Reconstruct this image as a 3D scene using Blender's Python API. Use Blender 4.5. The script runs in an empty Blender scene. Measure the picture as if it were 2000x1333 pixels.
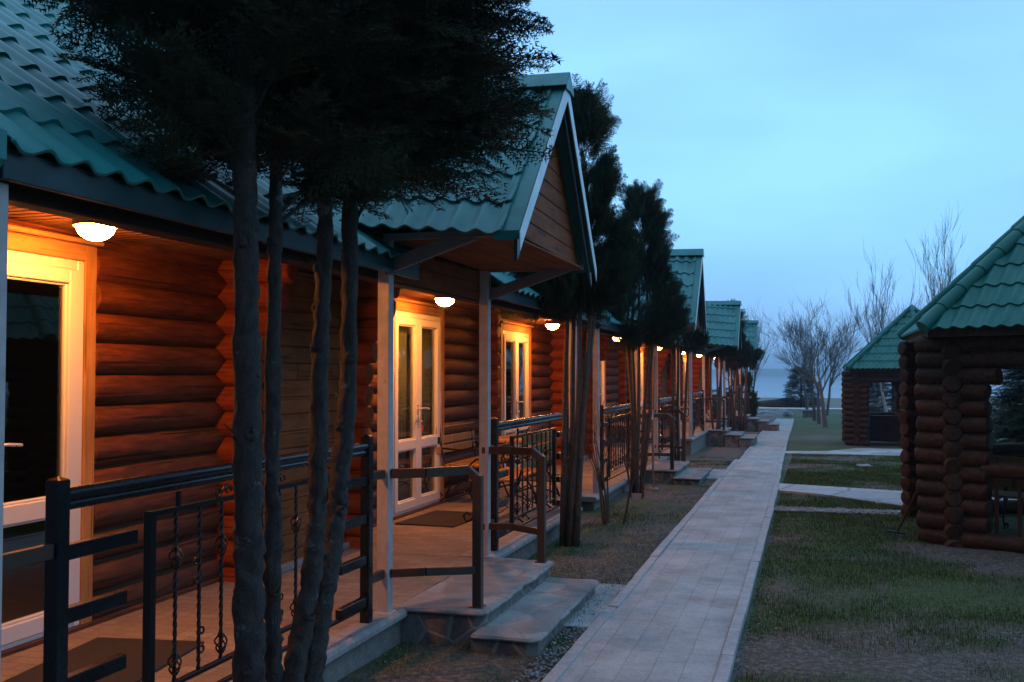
import bpy, bmesh, math, random
import numpy as np
from mathutils import Vector, Matrix, noise as mnoise
random.seed(7); RNG = np.random.default_rng(7)
R = math.radians
sc = bpy.context.scene
COL = sc.collection

# ------------------------------------------------------------------ camera
H = 1.65
YAW = math.atan(580 / 2000.); PIT = math.atan(65.5 / 2000.)
cd = bpy.data.cameras.new('camera'); cam = bpy.data.objects.new('camera', cd); COL.objects.link(cam)
cam.location = (0, 0, H); cam.rotation_euler = (math.pi / 2 + PIT, 0, YAW)
cd.sensor_width = 36; cd.lens = 36.0; cd.clip_start = .05; cd.clip_end = 6000
sc.camera = cam
sc.view_settings.view_transform = 'Standard'; sc.view_settings.look = 'None'
sc.view_settings.exposure = .15; sc.view_settings.gamma = 1

# ------------------------------------------------------------------ sky
world = bpy.data.worlds.new('World'); sc.world = world; world.use_nodes = True
nt = world.node_tree; nt.nodes.clear()
def N(t, **kw):
    n = nt.nodes.new(t)
    for k, v in kw.items():
        try: n.inputs[k].default_value = v
        except Exception: setattr(n, k, v)
    return n
L = lambda a, b: nt.links.new(a, b)
def S(h, a=1.):
    h = h.lstrip('#'); c = [int(h[i:i + 2], 16) / 255 for i in (0, 2, 4)]
    return tuple([(x / 12.92 if x <= .04045 else ((x + .055) / 1.055) ** 2.4) for x in c]) + (a,)
tc = N('ShaderNodeTexCoord'); sep = N('ShaderNodeSeparateXYZ'); L(tc.outputs['Generated'], sep.inputs[0])
ramp = N('ShaderNodeValToRGB'); L(sep.outputs['Z'], ramp.inputs['Fac'])
cr = ramp.color_ramp; cr.elements[0].position = 0.; cr.elements[0].color = S('80aee2')
cr.elements[1].position = 1.; cr.elements[1].color = S('9fc4ee')
for p_, c_ in ((.045, '85b6e8'), (.10, '80b9ea'), (.17, '88c4f4'), (.30, '84bdf2'), (.42, '86bcec'), (.62, '96c0ec')):
    e = cr.elements.new(p_); e.color = S(c_)
sky = N('ShaderNodeTexSky'); sky.sky_type = 'NISHITA'; sky.sun_disc = False
sky.sun_elevation = R(1.5); sky.sun_rotation = R(215); sky.ozone_density = 3.
skm = N('ShaderNodeVectorMath', operation='SCALE'); L(sky.outputs[0], skm.inputs[0]); skm.inputs['Scale'].default_value = .1
add = N('ShaderNodeMix', data_type='RGBA', blend_type='MIX'); add.inputs[0].default_value = .04
L(ramp.outputs[0], add.inputs[6]); L(skm.outputs[0], add.inputs[7])
mp = N('ShaderNodeMapping'); L(tc.outputs['Generated'], mp.inputs[0]); mp.inputs['Scale'].default_value = (2.2, 2.2, 7.5)
mp.inputs['Rotation'].default_value = (R(8), R(-10), 0)
nz = N('ShaderNodeTexNoise'); L(mp.outputs[0], nz.inputs['Vector']); nz.inputs['Scale'].default_value = 1.6; nz.inputs['Detail'].default_value = 4; nz.inputs['Roughness'].default_value = .45
mr = N('ShaderNodeMapRange'); L(nz.outputs[0], mr.inputs[0]); mr.inputs[1].default_value = .3; mr.inputs[2].default_value = .7; mr.inputs[3].default_value = .88; mr.inputs[4].default_value = 1.08
cl = N('ShaderNodeVectorMath', operation='SCALE'); L(add.outputs[2], cl.inputs[0]); L(mr.outputs[0], cl.inputs['Scale'])
# dusk: the sky over the lake is bright, low sky behind the viewer has already gone dark
dr = N('ShaderNodeVectorMath', operation='DOT_PRODUCT'); L(tc.outputs['Generated'], dr.inputs[0]); dr.inputs[1].default_value = (.12, .75, .62)
dm = N('ShaderNodeMapRange'); L(dr.outputs['Value'], dm.inputs[0]); dm.inputs[1].default_value = -.35; dm.inputs[2].default_value = .42; dm.inputs[3].default_value = .16; dm.inputs[4].default_value = 1.; dm.interpolation_type = 'SMOOTHSTEP'
c2 = N('ShaderNodeVectorMath', operation='SCALE'); L(cl.outputs[0], c2.inputs[0]); L(dm.outputs[0], c2.inputs['Scale'])
bg = N('ShaderNodeBackground'); bg.inputs[1].default_value = 1.5; L(c2.outputs[0], bg.inputs[0])
wo = N('ShaderNodeOutputWorld'); L(bg.outputs[0], wo.inputs[0])
try: world.cycles.sampling_method = 'AUTOMATIC'
except Exception: pass

# ------------------------------------------------------------------ material helpers
class M:
    """tiny node material builder"""
    def __init__(s, name, rough=.7, col=(.5, .5, .5, 1), metal=0., spec=.5):
        s.m = bpy.data.materials.new(name); s.m.use_nodes = True; s.nt = s.m.node_tree
        s.b = s.nt.nodes['Principled BSDF']; s.out = s.nt.nodes['Material Output']
        s.b.inputs['Roughness'].default_value = rough; s.b.inputs['Base Color'].default_value = col
        s.b.inputs['Metallic'].default_value = metal
        try: s.b.inputs['Specular IOR Level'].default_value = spec
        except Exception: pass
    def n(s, t, **kw):
        n = s.nt.nodes.new(t)
        for k, v in kw.items(): setattr(n, k, v)
        return n
    def l(s, a, b): s.nt.links.new(a, b)
    def coord(s, scale=(1, 1, 1), rot=(0, 0, 0), kind='Object'):
        c = s.n('ShaderNodeTexCoord'); m = s.n('ShaderNodeMapping'); s.l(c.outputs[kind], m.inputs[0])
        m.inputs['Scale'].default_value = scale; m.inputs['Rotation'].default_value = rot
        return m.outputs[0]
    def noise(s, vec, scale=5, detail=4, rough=.55, dist=0.):
        n = s.n('ShaderNodeTexNoise'); s.l(vec, n.inputs['Vector']); n.inputs['Scale'].default_value = scale
        n.inputs['Detail'].default_value = detail; n.inputs['Roughness'].default_value = rough; n.inputs['Distortion'].default_value = dist
        return n.outputs[0]
    def ramp(s, fac, stops):
        r = s.n('ShaderNodeValToRGB'); s.l(fac, r.inputs[0]); c = r.color_ramp
        c.elements[0].position, c.elements[0].color = stops[0][0], stops[0][1]
        c.elements[1].position, c.elements[1].color = stops[-1][0], stops[-1][1]
        for p_, q in stops[1:-1]: e = c.elements.new(p_); e.color = q
        return r.outputs[0]
    def mix(s, fac, a, b, mode='MIX'):
        m = s.n('ShaderNodeMix', data_type='RGBA', blend_type=mode)
        for sock, v in ((m.inputs[0], fac), (m.inputs[6], a), (m.inputs[7], b)):
            if hasattr(v, 'is_linked') or hasattr(v, 'links'): s.l(v, sock)
            else: sock.default_value = v
        return m.outputs[2]
    def base(s, v): s.l(v, s.b.inputs['Base Color'])
    def rough(s, v): s.l(v, s.b.inputs['Roughness'])
    def bump(s, h, strength=.4, dist=.01):
        b = s.n('ShaderNodeBump'); b.inputs['Strength'].default_value = strength; b.inputs['Distance'].default_value = dist
        s.l(h, b.inputs['Height']); s.l(b.outputs[0], s.b.inputs['Normal'])
def g(v): return (v, v, v, 1)
def c3(r, g_, b): return (r, g_, b, 1)

def wood(name, axis, dark, mid, light, gscale=26, rough=.7, weather=0., bump=.8):
    m = M(name, rough, spec=.18)
    st = [1., 1., 1.]; st[axis] = .14
    v = m.coord(tuple(st))
    a = m.noise(v, gscale, 6, .6, .6); b = m.noise(m.coord(), 2.2, 3)
    st2 = [1., 1., 1.]; st2[axis] = .018
    cr_ = m.noise(m.coord(tuple(st2)), 42, 3, .5, .8)
    col = m.ramp(a, [(.28, dark), (.5, mid), (.72, light)])
    col = m.mix(.55, col, m.ramp(b, [(.3, g(.45)), (.7, g(1.35))]), 'MULTIPLY')
    crack = m.ramp(cr_, [(.34, g(.08)), (.385, g(1))])
    col = m.mix(.6, col, crack, 'MULTIPLY')
    kn = m.n('ShaderNodeTexVoronoi'); stk = [5., 5., 5.]; stk[axis] = 2.6; m.l(m.coord(tuple(stk)), kn.inputs['Vector'])
    kcol = m.ramp(kn.outputs['Distance'], [(.04, c3(.25, .16, .10)), (.10, g(1))])
    col = m.mix(.8, col, kcol, 'MULTIPLY')
    if weather:
        w = m.noise(m.coord((3, 3, 6)), 1.3, 4)
        sx = m.n('ShaderNodeSeparateXYZ'); m.l(m.coord(), sx.inputs[0])
        zz = m.n('ShaderNodeMapRange'); m.l(sx.outputs[2], zz.inputs[0]); zz.inputs[1].default_value = 2.3; zz.inputs[2].default_value = .3
        zz.inputs[3].default_value = 0.; zz.inputs[4].default_value = .75
        ad = m.n('ShaderNodeMath', operation='MULTIPLY_ADD'); m.l(w, ad.inputs[0]); ad.inputs[1].default_value = .6; m.l(zz.outputs[0], ad.inputs[2])
        f = m.ramp(ad.outputs[0], [(.35, g(0)), (1.0, g(weather))])
        col = m.mix(f, col, m.mix(.7, c3(.085, .058, .042), m.ramp(a, [(.3, g(.5)), (.7, g(1.2))]), 'MULTIPLY'))
        col = m.mix(.5, col, crack, 'MULTIPLY')
    m.base(col)
    hh = m.mix(.5, a, crack, 'MULTIPLY'); m.bump(hh, bump, .006)
    return m.m

MAT = {}
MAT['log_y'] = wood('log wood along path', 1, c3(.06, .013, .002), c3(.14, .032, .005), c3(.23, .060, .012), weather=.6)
MAT['log_x'] = wood('log wood across', 0, c3(.13, .026, .006), c3(.26, .055, .011), c3(.36, .085, .018))
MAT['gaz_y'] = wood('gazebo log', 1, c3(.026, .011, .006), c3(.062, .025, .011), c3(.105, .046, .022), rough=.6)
MAT['gaz_z'] = wood('gazebo baluster', 2, c3(.04, .012, .005), c3(.075, .022, .009), c3(.10, .034, .014), rough=.55)
MAT['board_y'] = wood('larch board', 1, c3(.18, .062, .018), c3(.26, .095, .030), c3(.32, .13, .045), gscale=16, bump=.15)
MAT['board_x'] = wood('gable board', 0, c3(.15, .034, .005), c3(.23, .055, .009), c3(.28, .076, .014), gscale=16, bump=.15)
MAT['board_g'] = wood('gable board along', 1, c3(.15, .034, .005), c3(.23, .055, .009), c3(.28, .076, .014), gscale=16, bump=.15)
MAT['trim'] = wood('door trim', 2, c3(.34, .16, .05), c3(.44, .22, .07), c3(.5, .27, .10), gscale=14, bump=.1)
MAT['trim_y'] = wood('door head trim', 1, c3(.34, .15, .045), c3(.44, .21, .065), c3(.5, .26, .09), gscale=14, bump=.1)
MAT['soffit'] = wood('soffit slat', 0, c3(.12, .045, .018), c3(.2, .08, .03), c3(.27, .11, .045), gscale=16, bump=.15)
MAT['darkbeam'] = wood('dark beam', 1, c3(.02, .012, .008), c3(.035, .02, .012), c3(.05, .03, .02), rough=.5)

def paint(name, col, rough=.4, dirt=.25, bump=0., metal=0., scale=6, rust=None):
    m = M(name, rough, metal=metal)
    a = m.noise(m.coord(), scale, 6, .65)
    dk = tuple(x * (1 - dirt) for x in col[:3]) + (1,)
    c = m.ramp(a, [(.3, dk), (.65, col)])
    if rust:
        b = m.noise(m.coord((1, 1, .5)), 4.5, 6, .7)
        c = m.mix(m.ramp(b, [(rust, g(0)), (rust + .07, g(1))]), c, c3(.12, .035, .012))
    m.base(c)
    m.rough(m.ramp(a, [(.3, g(min(1, rough * 1.3))), (.7, g(rough * .85))]))
    if bump: m.bump(a, bump, .004)
    return m.m
MAT['metal_roof'] = paint('green metal tile', c3(.018, .23, .215), .42, .32, bump=.08, scale=2.2)
MAT['gaz_roof'] = paint('green gazebo metal tile', c3(.004, .165, .125), .55, .22, scale=3)
MAT['metal_flash'] = paint('pale flashing', c3(.66, .76, .80), .4, .15)
MAT['fascia'] = paint('teal fascia', c3(.010, .045, .048), .4, .25)
MAT['post'] = paint('white steel post', c3(.52, .47, .45), .5, .3, rust=.66, scale=9)
MAT['pvc'] = paint('white pvc', c3(.74, .73, .70), .3, .06)
MAT['iron'] = paint('black wrought iron', c3(.012, .012, .013), .3, .3, metal=.3)
MAT['rail'] = paint('dark rail tube', c3(.012, .014, .018), .25, .3, metal=.35)
MAT['brown_tube'] = paint('brown painted tube', c3(.06, .034, .022), .38, .4, rust=.62)
MAT['brace'] = paint('grey brace', c3(.20, .17, .17), .5, .25)
MAT['chrome'] = paint('handle metal', c3(.75, .72, .68), .25, .05, metal=.6)
MAT['brass'] = paint('ornament', c3(.09, .05, .025), .2, .2, metal=.75)
MAT['red'] = paint('red tag', c3(.6, .03, .03), .4, .1)
MAT['mat'] = paint('door mat', c3(.035, .028, .026), .95, .4, bump=.8, scale=90)
MAT['lampbody'] = paint('lamp body', c3(.10, .09, .085), .4, .2)
MAT['maroon'] = paint('maroon cloth', c3(.06, .015, .02), .8, .3)
MAT['dark'] = paint('dark interior', c3(.06, .045, .035), .9, .2)
MAT['curtain'] = paint('curtain', c3(.5, .52, .42), .9, .3)
MAT['curtain2'] = paint('ochre curtain', c3(.45, .36, .08), .9, .3)

def glass():
    m = M('window glass'); m.nt.nodes.remove(m.b)
    t = m.n('ShaderNodeBsdfTransparent'); t.inputs[0].default_value = (.72, .76, .74, 1)
    gl = m.n('ShaderNodeBsdfGlossy'); gl.inputs['Roughness'].default_value = .015; gl.inputs[0].default_value = g(.9)
    lw = m.n('ShaderNodeLayerWeight'); lw.inputs[0].default_value = .5; f = m.n('ShaderNodeMath', operation='POWER'); m.l(lw.outputs['Facing'], f.inputs[0]); f.inputs[1].default_value = 3.; f = m.n('ShaderNodeMath', operation='MULTIPLY_ADD') if 0 else f
    f2 = m.n('ShaderNodeMath', operation='MULTIPLY_ADD'); m.l(f.outputs[0], f2.inputs[0]); f2.inputs[1].default_value = .55; f2.inputs[2].default_value = .06; f = f2
    mx = m.n('ShaderNodeMixShader'); m.l(f.outputs[0], mx.inputs[0]); m.l(t.outputs[0], mx.inputs[1]); m.l(gl.outputs[0], mx.inputs[2])
    m.l(mx.outputs[0], m.out.inputs[0]); return m.m
MAT['glass'] = glass()
def emit(name, col, s):
    m = M(name); m.b.inputs['Base Color'].default_value = g(.8)
    m.b.inputs['Emission Color'].default_value = col; m.b.inputs['Emission Strength'].default_value = s; return m.m
MAT['lamp'] = emit('lit lamp dome', c3(1., .32, .055), 350.)

def stone(name, a, b, scale=7, bump=.5, crazy=0., rough=.85, gap=c3(.06, .055, .05)):
    m = M(name, rough)
    v = m.coord()
    n1 = m.noise(v, scale, 8, .65); n2 = m.noise(v, 60, 4, .6)
    c = m.ramp(n1, [(.3, a), (.7, b)])
    c = m.mix(.5, c, m.ramp(n2, [(.3, g(.6)), (.7, g(1.3))]), 'MULTIPLY')
    h = n1
    if crazy:
        vo = m.n('ShaderNodeTexVoronoi', feature='DISTANCE_TO_EDGE'); m.l(m.coord((crazy,) * 3), vo.inputs['Vector']); vo.inputs['Scale'].default_value = 1
        vc = m.n('ShaderNodeTexVoronoi'); m.l(m.coord((crazy,) * 3), vc.inputs['Vector']); vc.inputs['Scale'].default_value = 1
        bw = m.n('ShaderNodeRGBToBW'); m.l(vc.outputs['Color'], bw.inputs[0]); c = m.mix(.7, c, m.ramp(bw.outputs[0], [(.2, g(.65)), (.8, g(1.3))]), 'MULTIPLY')
        e_ = m.ramp(vo.outputs[0], [(.015, g(0)), (.05, g(1))])
        c = m.mix(e_, gap, c)
        h = m.mix(.6, n1, e_, 'MULTIPLY')
    m.base(c); m.bump(h, bump, .012)
    return m.m
MAT['cap'] = stone('grey cap stone', c3(.20, .195, .19), c3(.33, .32, .31), 9, .35)
MAT['plinth'] = stone('rough rendered plinth', c3(.13, .12, .11), c3(.24, .22, .2), 14, .7)
MAT['crazy'] = stone('crazy paving stone', c3(.22, .21, .20), c3(.36, .345, .33), 5, .5, crazy=3.2, gap=c3(.26, .24, .22))
MAT['darkstone'] = stone('rubble face', c3(.10, .095, .09), c3(.22, .205, .19), 6, .9, crazy=4.5, gap=c3(.24, .23, .21))
MAT['rock'] = stone('rock', c3(.16, .16, .16), c3(.33, .33, .32), 5, .7)

def pavers(name, a, b, w, h, off=.5, mort=.012, rot=0., stain=False, rough=.85):
    m = M(name, rough)
    v = m.coord((1, 1, 1), (0, 0, rot))
    wv = m.n('ShaderNodeTexNoise'); m.l(v, wv.inputs['Vector']); wv.inputs['Scale'].default_value = 3
    ad = m.n('ShaderNodeMix', data_type='RGBA', blend_type='LINEAR_LIGHT'); ad.inputs[0].default_value = .012; m.l(v, ad.inputs[6]); m.l(wv.outputs['Color'], ad.inputs[7])
    br = m.n('ShaderNodeTexBrick'); m.l(ad.outputs[2], br.inputs['Vector'])
    br.inputs['Color1'].default_value = a; br.inputs['Color2'].default_value = b; br.inputs['Mortar'].default_value = tuple(x * .8 for x in a[:3]) + (1,)
    br.inputs['Scale'].default_value = 1; br.inputs['Mortar Size'].default_value = mort * .55; br.inputs['Mortar Smooth'].default_value = .25
    br.inputs['Brick Width'].default_value = w; br.inputs['Row Height'].default_value = h; br.inputs['Bias'].default_value = -.2
    br.offset = off
    n1 = m.noise(m.coord(), 1.7, 8, .7); n2 = m.noise(m.coord(), 70, 4, .6); n3 = m.noise(m.coord((1, .35, 1)), 5, 6, .7)
    c = m.mix(.65, br.outputs['Color'], m.ramp(n1, [(.3, g(.5)), (.7, g(1.45))]), 'MULTIPLY')
    c = m.mix(.6, c, m.ramp(n2, [(.3, g(.65)), (.7, g(1.25))]), 'MULTIPLY')
    if stain:
        c = m.mix(m.ramp(n3, [(.52, g(0)), (.70, g(.55))]), c, c3(.43, .44, .45))
        n4 = m.noise(m.coord(), .9, 4, .6)
        c = m.mix(m.ramp(n4, [(.60, g(0)), (.75, g(.45))]), c, c3(.20, .13, .09))
    m.base(c)
    hh = m.mix(.4, br.outputs['Fac'], n2, 'MIX')
    inv = m.n('ShaderNodeInvert'); m.l(hh, inv.inputs['Color']); m.bump(inv.outputs[0], .35, .006)
    return m.m
MAT['path'] = pavers('path paving', c3(.315, .335, .33), c3(.355, .375, .37), .42, .17, .5, .008, rot=math.pi / 2, stain=True)
MAT['deckpave'] = pavers('deck paving', c3(.25, .19, .15), c3(.33, .26, .21), .20, .10, .5, .010, rot=0.)
MAT['kerb'] = stone('kerb', c3(.28, .285, .29), c3(.42, .42, .42), 10, .4)
MAT['pale'] = stone('pale concrete', c3(.5, .5, .5), c3(.62, .62, .61), 3, .2)
MAT['slab'] = stone('side path concrete', c3(.30, .30, .30), c3(.44, .43, .42), 6, .4, crazy=1.3, gap=c3(.22, .22, .22))

# ------------------------------------------------------------------ mesh helpers
def tag(o, label=None, cat=None, group=None, kind=None):
    if label: o['label'] = label
    if cat: o['category'] = cat
    if group: o['group'] = group
    if kind: o['kind'] = kind
    return o
def empty(name, loc=(0, 0, 0), rz=0.):
    o = bpy.data.objects.new(name, None); COL.objects.link(o); o.location = loc; o.rotation_euler = (0, 0, rz); o.empty_display_size = .2
    return o
class MB:
    def __init__(s): s.v = []; s.f = []
    def add(s, vs, fs):
        b = len(s.v); s.v += [tuple(p) for p in vs]; s.f += [tuple(i + b for i in q) for q in fs]
    def box(s, x0, x1, y0, y1, z0, z1):
        vs = [(x, y, z) for z in (z0, z1) for y in (y0, y1) for x in (x0, x1)]
        s.add(vs, [(0, 2, 3, 1), (4, 5, 7, 6), (0, 1, 5, 4), (2, 6, 7, 3), (0, 4, 6, 2), (1, 3, 7, 5)])
    def bar(s, p, q, w, h=None, up=(0, 0, 1)):
        h = h or w; p = Vector(p); q = Vector(q); d = (q - p).normalized(); u = Vector(up)
        if abs(d.dot(u)) > .95: u = Vector((1, 0, 0))
        a = d.cross(u).normalized(); b = a.cross(d).normalized()
        vs = []
        for e in (p, q):
            for i, j in ((-1, -1), (1, -1), (1, 1), (-1, 1)): vs.append(e + a * (i * w / 2) + b * (j * h / 2))
        s.add(vs, [(0, 1, 2, 3), (7, 6, 5, 4), (0, 4, 5, 1), (1, 5, 6, 2), (2, 6, 7, 3), (3, 7, 4, 0)])
    def tube(s, pts, rad, n=8, cap=True, jit=0.):
        P = [Vector(p) for p in pts]; k = len(P); rr = rad if isinstance(rad, (list, tuple)) else [rad] * k
        vs = []; a = None
        for i, p in enumerate(P):
            d = (P[min(i + 1, k - 1)] - P[max(i - 1, 0)])
            d = d.normalized() if d.length > 1e-9 else Vector((0, 0, 1))
            if a is None:
                u = Vector((0, 0, 1)) if abs(d.z) < .9 else Vector((1, 0, 0)); a = d.cross(u).normalized()
            else:
                a = (a - d * a.dot(d)); a = a.normalized() if a.length > 1e-6 else d.orthogonal().normalized()
            b = d.cross(a)
            for j in range(n):
                t = 2 * math.pi * j / n; r = rr[i] * (1 + (random.uniform(-jit, jit) if jit else 0))
                vs.append(p + (a * math.cos(t) + b * math.sin(t)) * r)
        fs = [(i * n + j, i * n + (j + 1) % n, (i + 1) * n + (j + 1) % n, (i + 1) * n + j) for i in range(k - 1) for j in range(n)]
        if cap: fs += [tuple(reversed(range(n))), tuple(range((k - 1) * n, k * n))]
        s.add(vs, fs)
    def log(s, p, q, r, seed=0, seg=.22, n=18, bevel=.0):
        p = Vector(p); q = Vector(q); d = q - p; k = max(2, int(d.length / seg) + 1); pts = []; rr = []
        if bevel: pts.append(p); rr.append(r * .8); 
        for i in range(k + 1):
            t = i / k; w = p + d * t
            if bevel: w = p + d * ((bevel + t * (d.length - 2 * bevel)) / d.length)
            nn = mnoise.noise(w * 1.7 + Vector((seed * 3.1, 0, seed)))
            pts.append(w + Vector((0, 0, .006 * nn))); rr.append(r * (1 + .035 * mnoise.noise(w * 2.3 + Vector((seed, 7, 0)))))
        if bevel: pts.append(q); rr.append(r * .8)
        s.tube(pts, rr, n)
    def poly_prism(s, pts, ext):
        e = Vector(ext); n = len(pts); a = [Vector(p) for p in pts]
        s.add(a + [p + e for p in a], [tuple(reversed(range(n))), tuple(range(n, 2 * n))] + [(i, (i + 1) % n, n + (i + 1) % n, n + i) for i in range(n)])
    def build(s, name, mat, parent=None, smooth=False, bevel=0., fix=True):
        me = bpy.data.meshes.new(name); me.from_pydata(s.v, [], s.f); me.update()
        if fix:
            bm = bmesh.new(); bm.from_mesh(me); bmesh.ops.recalc_face_normals(bm, faces=bm.faces); bm.to_mesh(me); bm.free()
        o = bpy.data.objects.new(name, me); COL.objects.link(o)
        if mat: me.materials.append(MAT[mat] if isinstance(mat, str) else mat)
        if parent: o.parent = parent
        if smooth:
            me.shade_smooth()
            if smooth != 'all': me.set_sharp_from_angle(angle=R(45))
        if bevel:
            b = o.modifiers.new('bevel', 'BEVEL'); b.width = bevel; b.segments = 1; b.limit_method = 'ANGLE'
        return o
def np_mesh(name, V, F, mat, parent=None, smooth=False):
    """V (n,3), F (m,3 or 4)"""
    me = bpy.data.meshes.new(name); V = np.asarray(V, dtype=np.float32); F = np.asarray(F, dtype=np.int32)
    me.vertices.add(len(V)); me.vertices.foreach_set('co', V.ravel())
    k = F.shape[1]; me.loops.add(F.size); me.loops.foreach_set('vertex_index', F.ravel())
    me.polygons.add(len(F)); me.polygons.foreach_set('loop_start', np.arange(0, F.size, k, dtype=np.int32))
    me.polygons.foreach_set('loop_total', np.full(len(F), k, dtype=np.int32))
    me.update(calc_edges=True)
    if mat: me.materials.append(MAT[mat] if isinstance(mat, str) else mat)
    if smooth: me.shade_smooth()
    o = bpy.data.objects.new(name, me); COL.objects.link(o)
    if parent: o.parent = parent
    return o
def kids(o): return [c for c in bpy.data.objects if c.parent == o]
def copy_tree(o, parent=None, idx={}):
    c = o.copy(); COL.objects.link(c); c.parent = parent
    for ch in list(o.children): copy_tree(ch, c)
    return c

# ------------------------------------------------------------------ terrain
PX = [-30, 13, 17, 21.4, 21.8, 27, 33, 38, 38.4, 45, 52, 60, 69, 90, 118, 126, 134, 180]
PZ = [0, 0, -.04, -.12, -.21, -.26, -.34, -.40, -.46, -.50, -.54, -.58, -.64, -.80, -.95, -1.1, -1.6, -5]
def gz(x, y): return float(np.interp(y, PX, PZ))
xs = np.unique(np.concatenate([np.arange(-14, 14, .25), np.arange(-60, 60, 2.5), np.arange(-400, 401, 25)]))
ys = np.unique(np.concatenate([np.arange(-6, 26, .25), np.arange(26, 70, 1.), np.arange(-60, 150, 5.), [180]]))
XX, YY = np.meshgrid(xs, ys); ZZ = np.interp(YY, PX, PZ)
bumps = np.array([[.028 * mnoise.noise(Vector((x * .9, y * .9, 0))) + .014 * mnoise.noise(Vector((x * 3, y * 3, 4))) + (.10 * mnoise.noise(Vector((x * .05, y * .12, 2))) if 74 < y < 125 else 0) for x in xs] for y in ys])
on = ((XX > -1.75) & (XX < -.25)) | ((XX > -.6) & (XX < 4) & (((YY > 12.3) & (YY < 19)) | ((YY > 26) & (YY < 31))))
ZZ = ZZ + np.where(on, np.minimum(bumps, 0) - .012, bumps) - .006
def turfness(x, y):
    return mnoise.noise(Vector((x * .55, y * .55, 3.3))) + .5 * mnoise.noise(Vector((x * 1.7, y * 1.7, 8.))) + .25 * mnoise.noise(Vector((x * 5, y * 5, 8.))) + (-.28 if x < -1.4 else .27)
TURF = np.array([[turfness(x, y) for x in xs] for y in ys])
V = np.stack([XX, YY, ZZ], -1).reshape(-1, 3); nx, ny = len(xs), len(ys)
I = np.arange(nx * ny).reshape(ny, nx)
F = np.stack([I[:-1, :-1], I[:-1, 1:], I[1:, 1:], I[1:, :-1]], -1).reshape(-1, 4)
m = M('ground soil and turf', .95)
v = m.coord()
n1 = m.noise(v, .55, 6, .6); n2 = m.noise(v, 22, 8, .75); n3 = m.noise(v, 5, 6, .7)
dirt = m.ramp(n2, [(.30, c3(.022, .017, .013)), (.5, c3(.09, .069, .052)), (.70, c3(.28, .24, .205))])
turf = m.ramp(n2, [(.3, c3(.010, .022, .004)), (.52, c3(.045, .075, .015)), (.72, c3(.15, .14, .06))])
sx = m.n('ShaderNodeSeparateXYZ'); m.l(v, sx.inputs[0])
px_ = m.n('ShaderNodeMapRange'); m.l(sx.outputs[0], px_.inputs[0]); px_.inputs[1].default_value = -1.5; px_.inputs[2].default_value = -.3; px_.inputs[3].default_value = -.24; px_.inputs[4].default_value = .07
s1 = m.n('ShaderNodeMath', operation='MULTIPLY_ADD'); m.l(n3, s1.inputs[0]); s1.inputs[1].default_value = .45; m.l(px_.outputs[0], s1.inputs[2])
s2 = m.n('ShaderNodeMath', operation='MULTIPLY_ADD'); m.l(n1, s2.inputs[0]); s2.inputs[1].default_value = .75; m.l(s1.outputs[0], s2.inputs[2])
an = m.n('ShaderNodeAttribute', attribute_name='turf'); s3 = m.n('ShaderNodeMath', operation='MULTIPLY_ADD'); m.l(n2, s3.inputs[0]); s3.inputs[1].default_value = .55; m.l(an.outputs['Fac'], s3.inputs[2])
cc = m.mix(m.ramp(s3.outputs[0], [(.72, g(0)), (.92, g(1))]), dirt, turf)
far = m.n('ShaderNodeMapRange'); m.l(sx.outputs[1], far.inputs[0]); far.inputs[1].default_value = 66; far.inputs[2].default_value = 76
cc = m.mix(far.outputs[0], cc, m.ramp(n3, [(.35, c3(.10, .085, .06)), (.6, c3(.22, .20, .15))]))
m.base(cc); m.bump(n2, .8, .02); MAT['ground'] = m.m
o = np_mesh('ground', V, F, 'ground', smooth=True); at_ = o.data.attributes.new('turf', 'FLOAT', 'POINT'); at_.data.foreach_set('value', (TURF * .5 + .5).astype(np.float32).ravel()); tag(o, kind='structure')

# main path: stepped segments following the measured edges
def ribbon(name, rows, mat, th=.06, label=None, cat=None, kind='structure'):
    """rows of (y, xl, xr, z)"""
    mb = MB(); k = len(rows); n = 5
    vs = []
    for (y, a, b, z) in rows:
        for i in range(n): vs.append((a + (b - a) * i / (n - 1), y, z))
    top = len(vs)
    vs2 = [(x, y, z - th) for x, y, z in vs]
    fs = []
    for r_ in range(k - 1):
        for i in range(n - 1):
            a = r_ * n + i; fs.append((a, a + 1, a + n + 1, a + n))
        fs.append((r_ * n, (r_ + 1) * n, (r_ + 1) * n + top, r_ * n + top)); fs.append((r_ * n + n - 1, r_ * n + n - 1 + top, (r_ + 1) * n + n - 1 + top, (r_ + 1) * n + n - 1))
    fs.append(tuple(range(n)) + tuple(reversed(range(top, top + n)))); e0 = (k - 1) * n
    fs.append(tuple(reversed(range(e0, e0 + n))) + tuple(range(top + e0, top + e0 + n)))
    mb.add(vs + vs2, fs); return tag(mb.build(name, mat), label, cat, kind=kind)
SEG = [[(-1, -1.31, -.50, .02), (5, -1.31, -.50, .02), (8.2, -1.30, -.50, .02), (13, -1.31, -.50, .02), (17, -1.34, -.53, -.02), (21.6, -1.42, -.60, -.10)],
       [(21.6, -1.40, -.61, -.19), (27, -1.44, -.65, -.24), (33, -1.52, -.70, -.32), (38.2, -1.58, -.73, -.38)],
       [(38.2, -1.56, -.73, -.44), (45, -1.53, -.75, -.48), (52.2, -1.48, -.80, -.52)]]
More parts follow.
